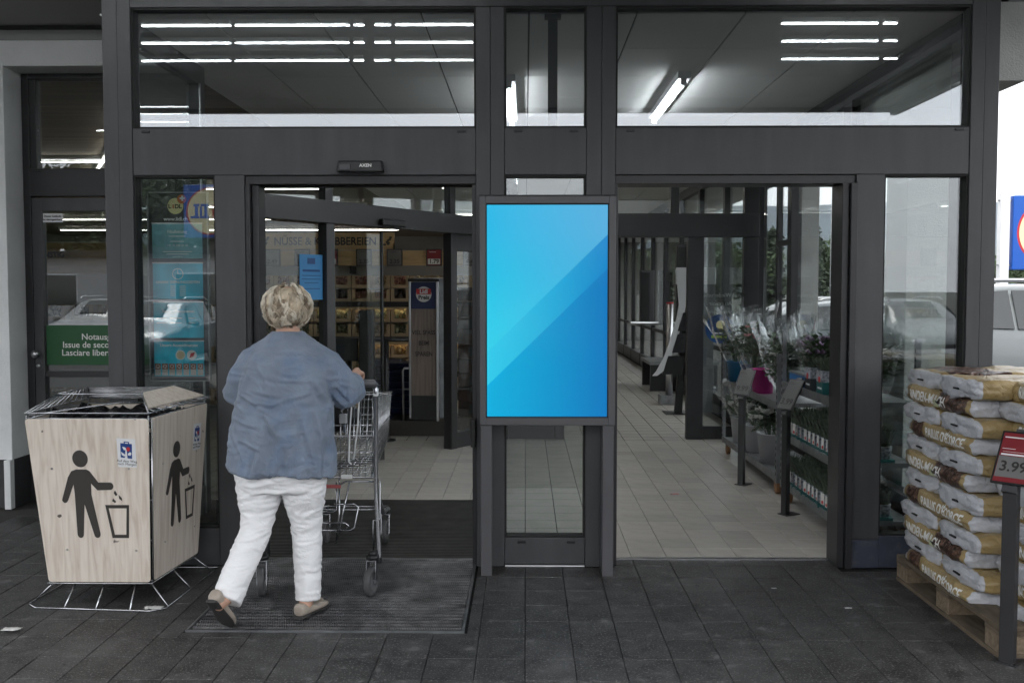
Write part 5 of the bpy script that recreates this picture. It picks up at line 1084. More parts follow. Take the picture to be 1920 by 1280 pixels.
# bouquets
M_leaf = mat('bouquet_leaf', (0.058, 0.095, 0.048), 0.55, var=0.4, vscale=25)
def leafy(bm, c, n, spread, h, rng, lw=0.022, ll=0.075):
    for i in range(n):
        a = rng.uniform(0, 6.28); d = Vector((math.cos(a), math.sin(a), rng.uniform(-0.4, 0.9))).normalized(); p = Vector(c) + Vector((math.cos(a) * rng.uniform(0, spread), math.sin(a) * rng.uniform(0, spread), rng.uniform(0, h)))
        s_ = d.cross(Vector((0, 0, 1))).normalized() * lw; u = s_.cross(d).normalized() * lw * 0.4
        v = [bm.verts.new(q) for q in (p, p + d * ll * 0.5 + s_ + u, p + d * ll, p + d * ll * 0.5 - s_ + u)]; m_ = bm.verts.new(p + d * ll * 0.5)
        bm.faces.new((v[0], v[1], m_)); bm.faces.new((v[1], v[2], m_)); bm.faces.new((v[2], v[3], m_)); bm.faces.new((v[3], v[0], m_))
def bouquet(x, y, z, r, h, flower, nfl, label, wrap=True, lean=(0, 0), seed=1, fr=0.02):
    rng = random.Random(seed); t_ = thing('bouquet', label, 'bouquet', (x, y, z), 'bouquets and plants on the trolleys'); L = Vector((lean[0], lean[1], 0))
    bm = bmesh.new(); leafy(bm, Vector((x, y, z + h * 0.25)) + L * 0.3, 190, r * 0.66, h * 0.48, rng); blades(bm, (x, y, z), 24, h * 0.7, r * 0.8, rng, 0.004); part('leaves', bm, M_leaf, t_)
    bm = bmesh.new()
    for i in range(nfl):
        a = rng.uniform(0, 6.28); q = rng.uniform(0, r * 0.62); c = Vector((x + q * math.cos(a), y + q * math.sin(a), z + h * rng.uniform(0.52, 0.72))) + L * 0.6
        for k in range(7):
            b = rng.uniform(0, 6.28); d = Vector((math.cos(b), math.sin(b), rng.uniform(0.1, 1))).normalized() * fr; sphere(bm, c + d, fr * 0.62, fr * 0.62, fr * 0.45, 6, 4)
    if nfl: part('blooms', bm, flower, t_, smooth=True)
    else: bm.free()
    if wrap:
        bm = bmesh.new(); rings = []; n = 26
        for t in (0, 0.15, 0.35, 0.6, 0.8, 1.0):
            rr = r * (0.32 + 0.72 * t ** 0.8); rings.append([Vector((x, y, z)) + L * t + Vector((rr * (1 + 0.16 * math.sin(5 * a + seed) * t + 0.07 * rng.uniform(-1, 1)) * math.cos(a), rr * (1 + 0.14 * math.cos(4 * a + seed) * t) * math.sin(a), h * t * (1 + (0.14 * math.sin(3 * a + seed * 2) + 0.08 * rng.uniform(-1, 1)) * (t > 0.7)))) for a in [2 * math.pi * k / n for k in range(n)]])
        loft(bm, rings, cap=False); part('clear_wrapper', bm, M_film, t_, smooth=True)
    return t_
def bucket(x, y, z, r0, r1, h, m, label):
    bm = bmesh.new(); lathe(bm, [(r0, 0), (r1, h), (r1 + 0.006, h), (r1 + 0.006, h - 0.012), (r1 - 0.004, h - 0.005), (r1 - 0.006, h - 0.02), (r0 - 0.004, 0.01)], (x, y, z), 24); o = part('flower_bucket', bm, m, None, smooth=True); tag(o, label, 'bucket', 'flower buckets'); return o
M_pink = mat('pink_bloom', (0.50, 0.22, 0.22), 0.7); M_viol = mat('violet_bloom', (0.28, 0.18, 0.30), 0.7, var=0.4, vscale=40); M_wbl = mat('white_bloom', (0.62, 0.62, 0.58), 0.7); M_bb = mat('blue_bucket', (0.02, 0.13, 0.26), 0.4); M_mg = mat('magenta_bucket', (0.36, 0.015, 0.17), 0.4, var=0.2); M_wb = mat('white_bucket', (0.42, 0.42, 0.44), 0.5)
bucket(2.06, 3.98, 0.72, 0.08, 0.105, 0.20, M_bb, 'blue flower bucket at the far end of the bouquet trolley'); bucket(2.04, 2.86, 0.72, 0.085, 0.10, 0.21, M_mg, 'magenta flower bucket on the bouquet trolley'); bucket(2.09, 3.45, 0.72, 0.08, 0.10, 0.20, mat('navy_bucket', (0.01, 0.03, 0.10), 0.4), 'navy flower bucket between the blue and magenta ones')
bouquet(2.05, 4.0, 0.86, 0.20, 0.52, M_wbl, 0, 'leafy bouquet in crackled clear wrap at the far end', lean=(-0.10, 0.05), seed=2); bouquet(2.05, 3.2, 0.88, 0.21, 0.54, M_pink, 7, 'bouquet with pink blooms in clear wrap', lean=(-0.03, 0), seed=5); bouquet(2.08, 2.55, 0.84, 0.18, 0.50, M_wbl, 5, 'bouquet with pale blooms in clear wrap behind the slotted post', seed=8)
for i, (bx0, by0, bz0, br, bh_, fm, nf, lab) in enumerate(((2.10, 3.62, 0.86, 0.22, 0.50, M_wbl, 6, 'tall wrapped bouquet with cream blooms behind the navy bucket'), (2.30, 3.95, 0.80, 0.22, 0.55, M_pink, 5, 'wrapped bouquet at the glass side of the far trolley'), (2.27, 3.35, 0.80, 0.24, 0.56, M_wbl, 4, 'broad wrapped bouquet at the glass side in the middle'), (2.28, 2.80, 0.80, 0.23, 0.54, M_viol, 8, 'wrapped bouquet with violet blooms at the glass side'), (2.06, 2.22, 0.80, 0.20, 0.50, M_wbl, 6, 'wrapped bouquet right behind the slotted post'), (2.30, 2.25, 0.78, 0.22, 0.54, M_pink, 4, 'wrapped bouquet by the glass near the slotted post'), (2.32, 1.62, 0.92, 0.20, 0.46, M_wbl, 3, 'leafy wrapped plant behind the violet hydrangea'), (2.12, 1.38, 0.93, 0.17, 0.40, M_viol, 14, 'second violet hydrangea on the near trolley'), (2.30, 0.80, 0.92, 0.18, 0.42, M_wbl, 2, 'leafy wrapped plant by the glass near the jamb'))):
    bouquet(bx0, by0, bz0, br, bh_, fm, nf, lab, lean=(-0.05, 0), seed=40 + i, fr=0.024)
bouquet(2.14, 1.62, 0.92, 0.20, 0.45, M_viol, 26, 'violet hydrangea in clear wrap on the near trolley', seed=4, fr=0.03)
bouquet(2.22, 1.12, 0.92, 0.17, 0.40, M_wbl, 0, 'broad leaved green plant on the near trolley', wrap=False, seed=9); bouquet(2.14, 0.78, 0.92, 0.13, 0.26, M_red, 3, 'small wrapped plant with red bloom by the door jamb', seed=12)
for i, (yy, lab) in enumerate(((3.75, 'white flower bucket low at the far end'), (2.65, 'white flower bucket low behind the 9.99 price sign'), (3.2, 'white flower bucket low in the middle of the trolley'))):
    bucket(2.08, yy, 0.156, 0.10, 0.13, 0.25, M_wb, lab); bouquet(2.06, yy, 0.34, 0.19, 0.36, M_wbl, 16, ['white hydrangea bouquet low at the far end', 'white hydrangea bouquet low behind the 9.99 price sign', 'white hydrangea bouquet low in the middle'][i], lean=(-0.06, 0), seed=20 + i, fr=0.03)
for i, yy in enumerate((1.0, 1.28)):
    t_ = thing('boxed_plant', ['teal boxed lavender plant on the top shelf', 'dark boxed herb plant on the top shelf'][i], 'potted plant', (2.02, yy, 0.9), 'boxed plants on the top shelf')
    bx('carton', [M_teal, mat('dark_carton', (0.03, 0.035, 0.04), 0.5)][i], t_, 1.975, 2.075, yy - 0.07, yy + 0.07, 0.902, 0.985, 0.003); c_ = bx('printed_top', M_potprint, t_, 1.974, 2.074, yy - 0.068, yy + 0.068, 0.9855, 1.06)
    bm = bmesh.new(); tube(bm, [(1.9735, yy, 1.0), (1.972, yy, 1.0)], 0.022, 16); part('badge', bm, M_red, c_); bx('printed_line', M_white, t_, 1.9735, 1.9748, yy - 0.05, yy + 0.04, 0.937, 0.949)
    bm = bmesh.new(); blades(bm, (2.03, yy, 1.04), 150, 0.12, 0.10, rg, 0.004, 0.05); part('foliage', bm, M_lav, t_)
bm = bmesh.new(); lathe(bm, [(0.045, 0), (0.062, 0.10), (0.066, 0.10), (0.055, 0.095)], (2.06, 0.66, 0.902), 18); o = part('terracotta_pot', bm, mat('terracotta', (0.30, 0.12, 0.06), 0.8), None, smooth=True); tag(o, 'terracotta plant pot on the top shelf by the jamb', 'plant pot')
bx_ = thing('crate', 'blue bottle crate standing on the top shelf', 'crate', (2.07, 1.7, 0.9)); bx('crate_body', mat('bright_blue_crate', (0.02, 0.16, 0.42), 0.45), bx_, 1.985, 2.16, 1.34, 1.80, 0.902, 0.985, 0.004); bx('crate_rim', M_galv, bx_, 1.98, 2.165, 1.335, 1.805, 0.9855, 1.0)
# ================================================================ INSIDE THE SHOP
M_shelfw = mat('shelf_wood', (0.42, 0.29, 0.14), 0.55, var=0.22, vscale=3, stretch=(1, 1, 8)); M_carton = mat('brown_carton', (0.36, 0.27, 0.17), 0.8, objvar=0.12); M_back = mat('shelf_back_white', (0.45, 0.44, 0.42), 0.7)
su = thing('snack_shelf', 'tall snack shelf with wooden header board seen through the entrance', 'shelf', (-2.6, 9.2, 0))
bx('back_panel', M_back, su, -4.6, -0.2, 9.45, 9.5, 0, 2.2); hd_ = bx('header_board', M_shelfw, su, -3.95, -1.93, 9.0, 9.04, 2.205, 2.455)
text('NÜSSE & KNABBEREIEN', 0.165, (-2.95, 8.995, 2.325), M_blackprint, hd_, bold=0.003, xs=0.88)
for x in (-3.84, -2.03):
    bm = bmesh.new(); rr = random.Random(2)
    for k in range(7): sphere(bm, (x + rr.uniform(-.05, .05), 8.998, 2.33 + rr.uniform(-.06, .06)), 0.022, 0.003, 0.016, 8, 6)
    part('nut_drawing', bm, M_blackprint, hd_)
bx('price_rail', M_shelfw, su, -4.6, -0.2, 8.98, 9.02, 1.975, 2.19); bx('bracket', M_black, su, -1.95, -1.93, 9.0, 9.05, 2.19, 2.30)
for i, zz in enumerate((1.44, 0.93, 0.42)):
    s_ = bx('shelf', M_black, su, -4.6, -0.2, 8.85, 9.45, zz - 0.03, zz); bx('light_strip', mat('warm_shelf_light', (0.9, 0.8, 0.6), 0.5, emit=(1.0, 0.72, 0.38), estr=1.8), s_, -4.55, -0.25, 8.90, 8.93, zz - 0.05, zz - 0.032); bx('shelf_front', M_black, s_, -4.6, -0.2, 8.84, 8.848, zz - 0.075, zz + 0.004)
bx('base', M_dark, su, -4.6, -0.2, 8.85, 9.45, 0, 0.12)
for x in (-4.0, -2.6, -1.2): bx('shelf_arm', M_black, su, x, x + 0.03, 9.02, 9.44, 1.86, 1.97)
for i, (x, s_, red) in enumerate(((-3.72, '2.49', 0), (-3.28, '2.35', 0), (-2.87, '', 1), (-2.37, '2.35', 0), (-1.92, '2.35', 0), (-1.34, '1.79', 1), (-0.80, '4.49', 0))):
    p = thing('price_card', 'framed %s shelf price card %s, %s along the rail' % ('red' if red else 'grey', 'reading ' + s_ if s_ else 'half hidden by the blue notice', ORD[i]), 'price card', (x, 8.95, 1.99), 'price cards on the snack shelf')
    bx('card_frame', M_black, p, x - 0.115, x + 0.115, 8.945, 8.965, 1.965, 2.215); bx('card_field', M_darkred if red else mat('grey_card', (0.15, 0.148, 0.145), 0.7), p, x - 0.1, x + 0.1, 8.941, 8.944, 1.98, 2.20)
    if red: bx('card_price_field', M_paper, p, x - 0.09, x + 0.09, 8.939, 8.9405, 1.99, 2.07)
    if s_: text(s_, 0.085, (x, 8.938, 2.03), M_blackprint, p, bold=0.002)
    bx('card_line', M_paper if red else M_blackprint, p, x - 0.07, x + 0.03, 8.939, 8.9405, 2.165, 2.172)
def content_mat(name, a, b):
    m = mat(name, a, 0.35, var=0.0); n, l = nodes_of(m); tc = n.new('ShaderNodeTexCoord'); v = n.new('ShaderNodeTexVoronoi'); v.inputs['Scale'].default_value = 38; l.new(tc.outputs['Object'], v.inputs['Vector'])
    r = n.new('ShaderNodeValToRGB'); r.color_ramp.elements[0].color = (*a, 1); r.color_ramp.elements[1].color = (*b, 1); sc_ = n.new('ShaderNodeSeparateColor'); l.new(v.outputs['Color'], sc_.inputs[0]); l.new(sc_.outputs[0], r.inputs['Fac']); l.new(r.outputs['Color'], n['Principled BSDF'].inputs['Base Color']); return m
CM = [content_mat('red_packets', (0.10, 0.02, 0.015), (0.45, 0.22, 0.14)), content_mat('dark_packets', (0.01, 0.008, 0.008), (0.08, 0.06, 0.05)), content_mat('green_packets', (0.01, 0.04, 0.02), (0.45, 0.42, 0.25)), content_mat('nut_packets', (0.08, 0.04, 0.02), (0.55, 0.42, 0.22))]
CN = ['red', 'dark', 'green', 'nut brown']
def carton_proto(ci):
    p = thing('snack_carton', 'x', 'carton', (0, 0, 0), 'snack cartons on the shelf'); w, d, h, e = 0.135, 0.24, 0.185, 0.012
    bm = bmesh.new(); box(bm, -w, w, 0, d, 0, 0.012); box(bm, -w, -w + e, 0, d, 0.012, h); box(bm, w - e, w, 0, d, 0.012, h); box(bm, -w + e, w - e, d - e, d, 0.012, h); box(bm, -w + e, w - e, 0, e, 0.012, 0.05); box(bm, -w + e, -w + 0.05, 0, e, 0.05, h); box(bm, w - 0.05, w - e, 0, e, 0.05, h)
    part('carton_tray', bm, M_carton, p, loc=(0, 0, 0))
    bm = bmesh.new(); rr = random.Random(ci)
    for k in range(9): sphere(bm, (-0.085 + 0.021 * k, 0.05 + rr.uniform(0, 0.12), 0.075 + rr.uniform(0, 0.06)), 0.045, 0.03, 0.06, 8, 6)
    part('packets', bm, CM[ci], p, loc=(0, 0, 0)); return p
protos = {}
rows = [(1.64, [0, 0, 0, 0, 0, 1, 0, 0, 3, 0, 3, 3, 3, 3]), (1.44, [1, 0, 0, 1, 1, 1, 1, 0, 0, 1, 1, 0, 0, 1]), (1.145, [2, 3, 2, 3, 3, 2, 2, 3, 2, 2, 3, 2, 3, 2]), (0.93, [3, 2, 2, 3, 2, 2, 2, 3, 3, 2, 3, 3, 2, 2]), (0.62, [3] * 14), (0.42, [2, 3] * 7)]
for ri, (z, cs) in enumerate(rows):
    for k, ci in enumerate(cs):
        x = -4.40 + k * 0.285; lab = 'snack carton with %s packets, %s row down, %s from the shelf end' % (CN[ci], ORD[ri], ORD[k])
        if ci not in protos: protos[ci] = carton_proto(ci); protos[ci].location = (x, 8.88, z + 0.001); protos[ci]['label'] = lab
        else: dup(protos[ci], (x, 8.88, z + 0.001), None, lab)
# promotion column
ps_ = thing('promotion_column', 'wood faced promotion column with navy top behind the slanted door', 'display column', (-0.98, 5.3, 0))
bx('plinth', mat('dark_metal_plinth', (0.06, 0.055, 0.05), 0.35, 0.6), ps_, -1.50, -0.84, 5.22, 5.75, 0, 0.17, 0.004)
bx('side_rail', M_steel, ps_, -1.275, -1.25, 5.16, 5.24, 0.20, 1.70, 0.006); bx('side_rail', M_steel, ps_, -0.975, -0.945, 5.16, 5.24, 0.17, 1.70, 0.006)
bx('wood_face', wood_mat('grey_wood_face', (0.26, 0.20, 0.165), (0.15, 0.11, 0.09)), ps_, -1.25, -0.975, 5.19, 5.22, 0.45, 1.40); bx('lower_face', M_black, ps_, -1.25, -0.975, 5.185, 5.22, 0.18, 0.449); bx('navy_face', mat('navy_panel', (0.006, 0.018, 0.09), 0.4), ps_, -1.25, -0.975, 5.188, 5.22, 1.401, 1.69)
bx('top_cap', M_black, ps_, -1.28, -0.94, 5.15, 5.25, 1.701, 1.73, 0.006); bx('rear_panel', M_galv, ps_, -1.24, -0.86, 5.26, 5.30, 0.18, 1.74, 0.02)
for s_, zz in (('VIEL SPASS', 1.14), ('BEIM', 1.025), ('SPAREN', 0.905)): text(s_, 0.068, (-1.112, 5.187, zz), M_blackprint, ps_, bold=0.0014, xs=0.80)
lg2 = disc('logo_disc', M_paper, ps_, -1.11, 5.184, 1.56, 0.085); bx('logo_band', M_red, lg2, -1.19, -1.03, 5.180, 5.1832, 1.56, 1.62); text('Lidl', 0.062, (-1.11, 5.179, 1.588), M_white, lg2, bold=0.002); text('Preis', 0.06, (-1.11, 5.182, 1.525), M_blackprint, lg2, bold=0.002)
bm = bmesh.new(); tube(bm, [(-1.34, 5.20, 0.17), (-1.345, 5.20, 0.72), (-1.33, 5.20, 0.75), (-1.25, 5.20, 0.75)], 0.012, 10); tube(bm, [(-1.345, 5.20, 0.52), (-1.27, 5.20, 0.52)], 0.009, 8); part('guard_rail', bm, M_steel, ps_, smooth=True)
# entrance gate and blue bins
gt = thing('entrance_gate', 'black entrance barrier with terminal and rail inside the shop', 'barrier', (-1.6, 4.9, 0))
for nm, x, y, r, h in (('post', -1.48, 4.86, 0.030, 1.09), ('post', -1.93, 5.2, 0.03, 1.09)):
    bm = bmesh.new(); tube(bm, [(x, y, 0.012), (x, y, h)], r, 14); p = part(nm, bm, M_black, gt, smooth=True); bm = bmesh.new(); tube(bm, [(x, y, 0), (x, y, 0.014)], 0.10, 20); part('post_foot', bm, M_black, p)
bm = bmesh.new(); tube(bm, [(-1.95, 5.0, 1.08), (-1.48, 4.86, 1.08), (-1.25, 4.86, 1.08)], 0.02, 10); part('top_rail', bm, M_black, gt, smooth=True)
bm = bmesh.new(); tube(bm, [(-1.95, 5.0, 0.55), (-1.48, 4.86, 0.55)], 0.016, 10); part('lower_rail', bm, M_black, gt, smooth=True)
bx('terminal', M_black, gt, -1.76, -1.60, 4.78, 4.90, 0.0, 1.40, 0.02); bx('swing_arm', M_black, gt, -2.02, -1.78, 4.86, 4.89, 0.85, 1.10, 0.012)
for i, (x, y) in enumerate(((-1.35, 5.9), (-1.75, 6.3))):
    t_ = thing('basket_stack', ['navy shopping basket stack nearer the promotion column', 'navy shopping basket stack farther in by the gate terminal'][i], 'basket stack', (x, y, 0), 'navy basket stacks'); m_ = mat('navy_plastic', (0.006, 0.012, 0.05), 0.4)
    for k in range(9):
        bm = bmesh.new(); z = 0.10 + k * 0.075; hexa(bm, [(x - 0.22, y - 0.15, z), (x + 0.22, y - 0.15, z), (x + 0.22, y + 0.15, z), (x - 0.22, y + 0.15, z), (x - 0.25, y - 0.18, z + 0.07), (x + 0.25, y - 0.18, z + 0.07), (x + 0.25, y + 0.18, z + 0.07), (x - 0.25, y + 0.18, z + 0.07)]); part('basket', bm, m_, t_, 0.006)
    bx('dolly', M_black, t_, x - 0.23, x + 0.23, y - 0.16, y + 0.16, 0.05, 0.095)
    for sx_ in (-1, 1):
        for sy in (-1, 1): bm = bmesh.new(); tube(bm, [(x + sx_ * 0.2 - 0.01, y + sy * 0.13, 0.026), (x + sx_ * 0.2 + 0.01, y + sy * 0.13, 0.026)], 0.025, 12); part('wheel', bm, M_black, t_)
# chocolate cartons behind the right side pane of the slanted door
M_choc = mat('brown_chocolate_carton', (0.055, 0.028, 0.020), 0.45, var=0.5, vscale=9, objvar=0.2); M_slate = mat('slate_print', (0.05, 0.06, 0.06), 0.5)
for r_ in range(9):
    for q in range(3):
        x, y, z = -0.62 + q * 0.33, 5.75 + 0.05 * q, 0.16 + r_ * 0.165
        o = thing('chocolate_carton', 'dark brown chocolate carton, %s layer up, %s column behind the door pane' % (ORD[r_], ORD[q]), 'carton', (x, y, z), 'chocolate cartons piled behind the door')
        bx('carton_box', M_choc, o, x - 0.155, x + 0.155, y, y + 0.35, z, z + 0.158, 0.003)
        if r_ % 2: bm = bmesh.new(); poly(bm, [(x - 0.06, y - 0.001, z + 0.152), (x + 0.15, y - 0.001, z + 0.152), (x + 0.15, y - 0.001, z + 0.05), (x + 0.04, y - 0.001, z + 0.085)], (0, -0.001, 0)); part('slate_corner', bm, M_slate, o)
        else: bx('front_label', M_slate, o, x - 0.03, x + 0.02, y - 0.002, y - 0.0005, z + 0.02, z + 0.13)
pf = bx('carton_pallet', M_pal, None, -0.80, 0.24, 5.72, 6.3, 0.0, 0.155); tag(pf, 'low wooden platform under the chocolate cartons', 'pallet')
# wares behind the emergency exit
gs = thing('goods_shelf', 'shop shelf with mixed goods behind the emergency exit door', 'shelf', (-6.0, 6.0, 0))
bx('back_panel', M_back, gs, -9.4, -3.4, 6.45, 6.5, 0, 2.2)
for zz in (0.25, 0.75, 1.25): bx('shelf', M_galv, gs, -9.4, -3.4, 5.95, 6.45, zz - 0.03, zz)
hb_ = bx('header_board', M_shelfw, gs, -9.4, -4.6, 5.98, 6.02, 1.80, 2.16)
text('GÜNSTIG', 0.085, (-5.60, 5.975, 2.02), M_blackprint, hb_, bold=0.003)
for si, zz in enumerate((0.25, 0.75, 1.25)):
    for i in range(18):
        ci = (i * 7 + int(zz * 4)) % 4; dup(protos[ci], (-9.2 + i * 0.33, 6.0, zz + 0.001), None, 'goods carton with %s packets beyond the emergency door, %s shelf up, %s along' % (CN[ci], ORD[si], ORD[i]), 'goods cartons behind the emergency exit')
# corridor: brochure stand, bollard, bench, wall boxes
bs = thing('brochure_stand', 'white curved brochure stand with black trays in the exit corridor', 'display stand', (1.98, 7.3, 0))
M_whitepl = mat('white_plastic', (0.66, 0.67, 0.68), 0.4)
# the stand faces the camera-left; its white band runs down in front of the trays
bm = bmesh.new(); prof = [(1.65, 0.50), (1.70, 0.56), (1.80, 0.75), (1.88, 0.98), (1.95, 1.22), (1.985, 1.42), (1.965, 1.62), (1.935, 1.86), (1.945, 1.90)]
for i in range(len(prof) - 1):
    (xa_, za_), (xb2, zb2) = prof[i], prof[i + 1]; w0 = 0.09 if i else 0.06; w1 = 0.09
    if i >= 5: w0 = 0.12; w1 = 0.16
    hexa(bm, [(xa_, 7.2, za_), (xa_ + w0, 7.2, za_), (xa_ + w0, 7.23, za_), (xa_, 7.23, za_), (xb2, 7.2, zb2), (xb2 + w1, 7.2, zb2), (xb2 + w1, 7.23, zb2), (xb2, 7.23, zb2)])
part('white_band', bm, M_whitepl, bs); bx('header_plate', M_whitepl, bs, 1.94, 2.46, 7.205, 7.225, 1.68, 1.90, 0.01); bx('back_board', mat('stand_grey', (0.22, 0.22, 0.23), 0.5), bs, 2.10, 2.44, 7.24, 7.27, 0.02, 1.68)
for (x, z) in ((1.78, 0.52), (1.90, 0.80), (1.97, 1.08)): bm = bmesh.new(); hexa(bm, [(x, 7.19, z), (x + 0.24, 7.19, z), (x + 0.24, 7.42, z), (x, 7.42, z), (x + 0.07, 7.19, z + 0.24), (x + 0.30, 7.19, z + 0.24), (x + 0.30, 7.42, z + 0.24), (x + 0.07, 7.42, z + 0.24)]); part('tray', bm, M_black, bs, 0.004)
bm = bmesh.new(); hexa(bm, [(1.95, 7.3, 0.01), (2.05, 7.3, 0.01), (2.05, 7.36, 0.01), (1.95, 7.36, 0.01), (2.07, 7.3, 1.5), (2.14, 7.3, 1.5), (2.14, 7.36, 1.5), (2.07, 7.36, 1.5)]); part('stem', bm, M_black, bs); bx('foot', M_black, bs, 1.82, 2.30, 7.15, 7.5, 0, 0.012)
bo = thing('steel_bollard', 'shiny steel bollard on a block in the corridor', 'bollard', (2.02, 8.4, 0)); bm = bmesh.new(); tube(bm, [(2.04, 8.4, 0.13), (2.04, 8.4, 1.42)], 0.05, 20); part('tube', bm, M_steel, bo, smooth=True); bx('block', M_galv, bo, 1.90, 2.2, 8.28, 8.56, 0, 0.13, 0.004); bm = bmesh.new(); tube(bm, [(2.04, 8.4, 1.42), (2.04, 8.4, 1.44)], 0.052, 20); part('red_cap', bm, M_red, bo)
be = thing('bench', 'dark low bench by the glazed side wall', 'bench', (2.2, 10.7, 0)); bx('seat', M_galv, be, 1.98, 2.46, 10.2, 11.4, 0.42, 0.47, 0.006); bx('bench_end', M_dark, be, 2.0, 2.44, 10.22, 10.28, 0, 0.419); bx('bench_end', M_dark, be, 2.0, 2.44, 11.3, 11.36, 0, 0.419)
for i, (y, z0, z1) in enumerate(((8.95, 1.05, 2.28), (13.6, 0.95, 2.0))):
    w_ = thing('wall_box', ['dark notice case on a corridor post', 'dark notice case farther down the corridor'][i], 'notice case', (2.42, y, z0), 'notice cases in the corridor'); bx('case', M_frame, w_, 2.22, 2.49, y, y + 0.14, z0, z1, 0.01); bx('case_face', M_black, w_, 2.235, 2.40, y - 0.006, y - 0.001, z0 + 0.04, z1 - 0.04)
bm = bmesh.new(); tube(bm, [(2.40, 12.3, 1.02), (1.9, 12.3, 1.02), (1.87, 12.3, 1.06)], 0.03, 10); o = part('corridor_rail', bm, M_steel, None, smooth=True); tag(o, 'steel guide rail across the far corridor', 'rail')
# ================================================================ OUTDOORS
# ---- cars
M_glassc = mat('car_window', (0.02, 0.024, 0.026), 0.06, spec=0.8); M_tyre2 = mat('car_tyre', (0.02, 0.02, 0.02), 0.8); M_rim2 = mat('car_rim', (0.4, 0.41, 0.42), 0.3, 0.8); M_lamp = mat('head_lamp', (0.6, 0.62, 0.65), 0.1); M_tail = mat('tail_lamp', (0.35, 0.02, 0.02), 0.2)
def car(name, paint, label, loc, rz, estate=True):
    """nose towards -Y; length 4.4 m, built around its own centre on the ground"""
    t_ = thing(name, label, 'car', loc, 'parked cars'); t_.rotation_euler = (0, 0, rz)
    # stations: y, half width, z sill, z belt, z roof, roof half width
    S = [(-2.18, 0.62, 0.42, 0.62, 0.63, 0.50), (-2.10, 0.76, 0.30, 0.72, 0.74, 0.62), (-1.75, 0.85, 0.24, 0.83, 0.86, 0.70), (-1.20, 0.88, 0.22, 0.92, 0.96, 0.72), (-0.85, 0.89, 0.22, 0.95, 1.05, 0.70), (-0.25, 0.89, 0.22, 0.96, 1.42, 0.60), (0.25, 0.89, 0.22, 0.97, 1.49, 0.60), (0.95, 0.89, 0.22, 0.98, 1.49, 0.60), (1.55, 0.88, 0.24, 1.00, 1.45, 0.59), (1.90, 0.86, 0.26, 1.01, 1.30 if estate else 1.2, 0.57), (2.12, 0.80, 0.30, 0.98, 1.02, 0.60), (2.20, 0.70, 0.40, 0.80, 0.84, 0.58)]
    def ring(s):
        y, w, z0, zb, zr, wr_ = s
        half = [(0.0, z0), (w * 0.8, z0), (w * 0.97, z0 + 0.08), (w, (z0 + zb) / 2), (w * 0.975, zb - 0.05), (w * 0.945, zb), (wr_ + (w * 0.93 - wr_) * 0.12, zr - 0.06), (wr_ * 0.9, zr - 0.008), (wr_ * 0.5, zr + 0.012), (0, zr + 0.018)]
        return [Vector((x, y, z)) for x, z in half] + [Vector((-x, y, z)) for x, z in half[-2:0:-1]]
    rings = [ring(s) for s in S]; bm = bmesh.new(); loft(bm, rings)
    b_ = part('body', bm, paint, t_, smooth=True, loc=(0, 0, 0)); sb_ = b_.modifiers.new('s', 'SUBSURF'); sb_.levels = 1; sb_.render_levels = 1
    def quad(nm, pts, m, off=0.012, par=None):
        c = sum(pts, Vector()) / len(pts); nrm = (pts[1] - pts[0]).cross(pts[2] - pts[1]).normalized()
        if nrm.dot(c - Vector((0, 0, 0.7))) < 0: nrm = -nrm
        bm = bmesh.new(); poly(bm, [c + (p - c) * 0.93 + nrm * off * 0.2 for p in pts], nrm * off); return part(nm, bm, m, par or t_, loc=(0, 0, 0))
    for sd in (1, -1):
        ix = (lambda r, k: Vector((sd * r[k].x, r[k].y, r[k].z)))
        for a, b in ((5, 6), (6, 7), (7, 8)): quad('side_window', [ix(rings[a], 5), ix(rings[b], 5), ix(rings[b], 6), ix(rings[a], 6)], M_glassc, 0.02)
        quad('side_window', [ix(rings[4], 5).lerp(ix(rings[5], 5), 0.35), ix(rings[5], 5), ix(rings[5], 6)], M_glassc, 0.02)
        bm = bmesh.new(); sphere(bm, (sd * 0.98, -0.62, 0.99), 0.10, 0.06, 0.07, 12, 8); part('mirror', bm, paint, t_, smooth=True, loc=(0, 0, 0))
        bm = bmesh.new(); tube(bm, [(sd * 0.57, -0.2, 1.49), (sd * 0.58, 0.0, 1.54), (sd * 0.58, 1.2, 1.54), (sd * 0.57, 1.5, 1.47)], 0.018, 8); part('roof_rail', bm, M_steel, t_, smooth=True, loc=(0, 0, 0))
        for yy in (-0.25, 0.95): bm = bmesh.new(); box(bm, sd * 0.885 - 0.012, sd * 0.885 + 0.012, yy + 0.62, yy + 0.78, 0.85, 0.885); part('door_handle', bm, paint, t_, 0.004, loc=(0, 0, 0))
        for yy in (-0.75, 0.28, 1.28): bm = bmesh.new(); box(bm, sd * 0.886 - 0.006, sd * 0.886 + 0.006, yy - 0.004, yy + 0.004, 0.30, 0.93); part('door_seam', bm, M_gasket, t_, loc=(0, 0, 0))
        for yy in (-1.38, 1.32):
            bm = bmesh.new(); lo = sd * 0.80; tube(bm, [(lo - 0.10, yy, 0.315), (lo + 0.105, yy, 0.315)], 0.315, 28); w = part('wheel', bm, M_tyre2, t_, 0.02, loc=(0, 0, 0))
            bm = bmesh.new(); tube(bm, [(lo + sd * 0.095, yy, 0.315), (lo + sd * 0.115, yy, 0.315)], 0.20, 24); part('rim', bm, M_rim2, w, 0.01, loc=(0, 0, 0))
        bm = bmesh.new(); sphere(bm, (sd * 0.62, -2.03, 0.66), 0.17, 0.10, 0.075, 12, 8); part('headlight', bm, M_lamp, t_, smooth=True, loc=(0, 0, 0))
        bm = bmesh.new(); sphere(bm, (sd * 0.70, 2.08, 0.86), 0.09, 0.09, 0.14, 12, 8); part('tail_light', bm, M_tail, t_, smooth=True, loc=(0, 0, 0))
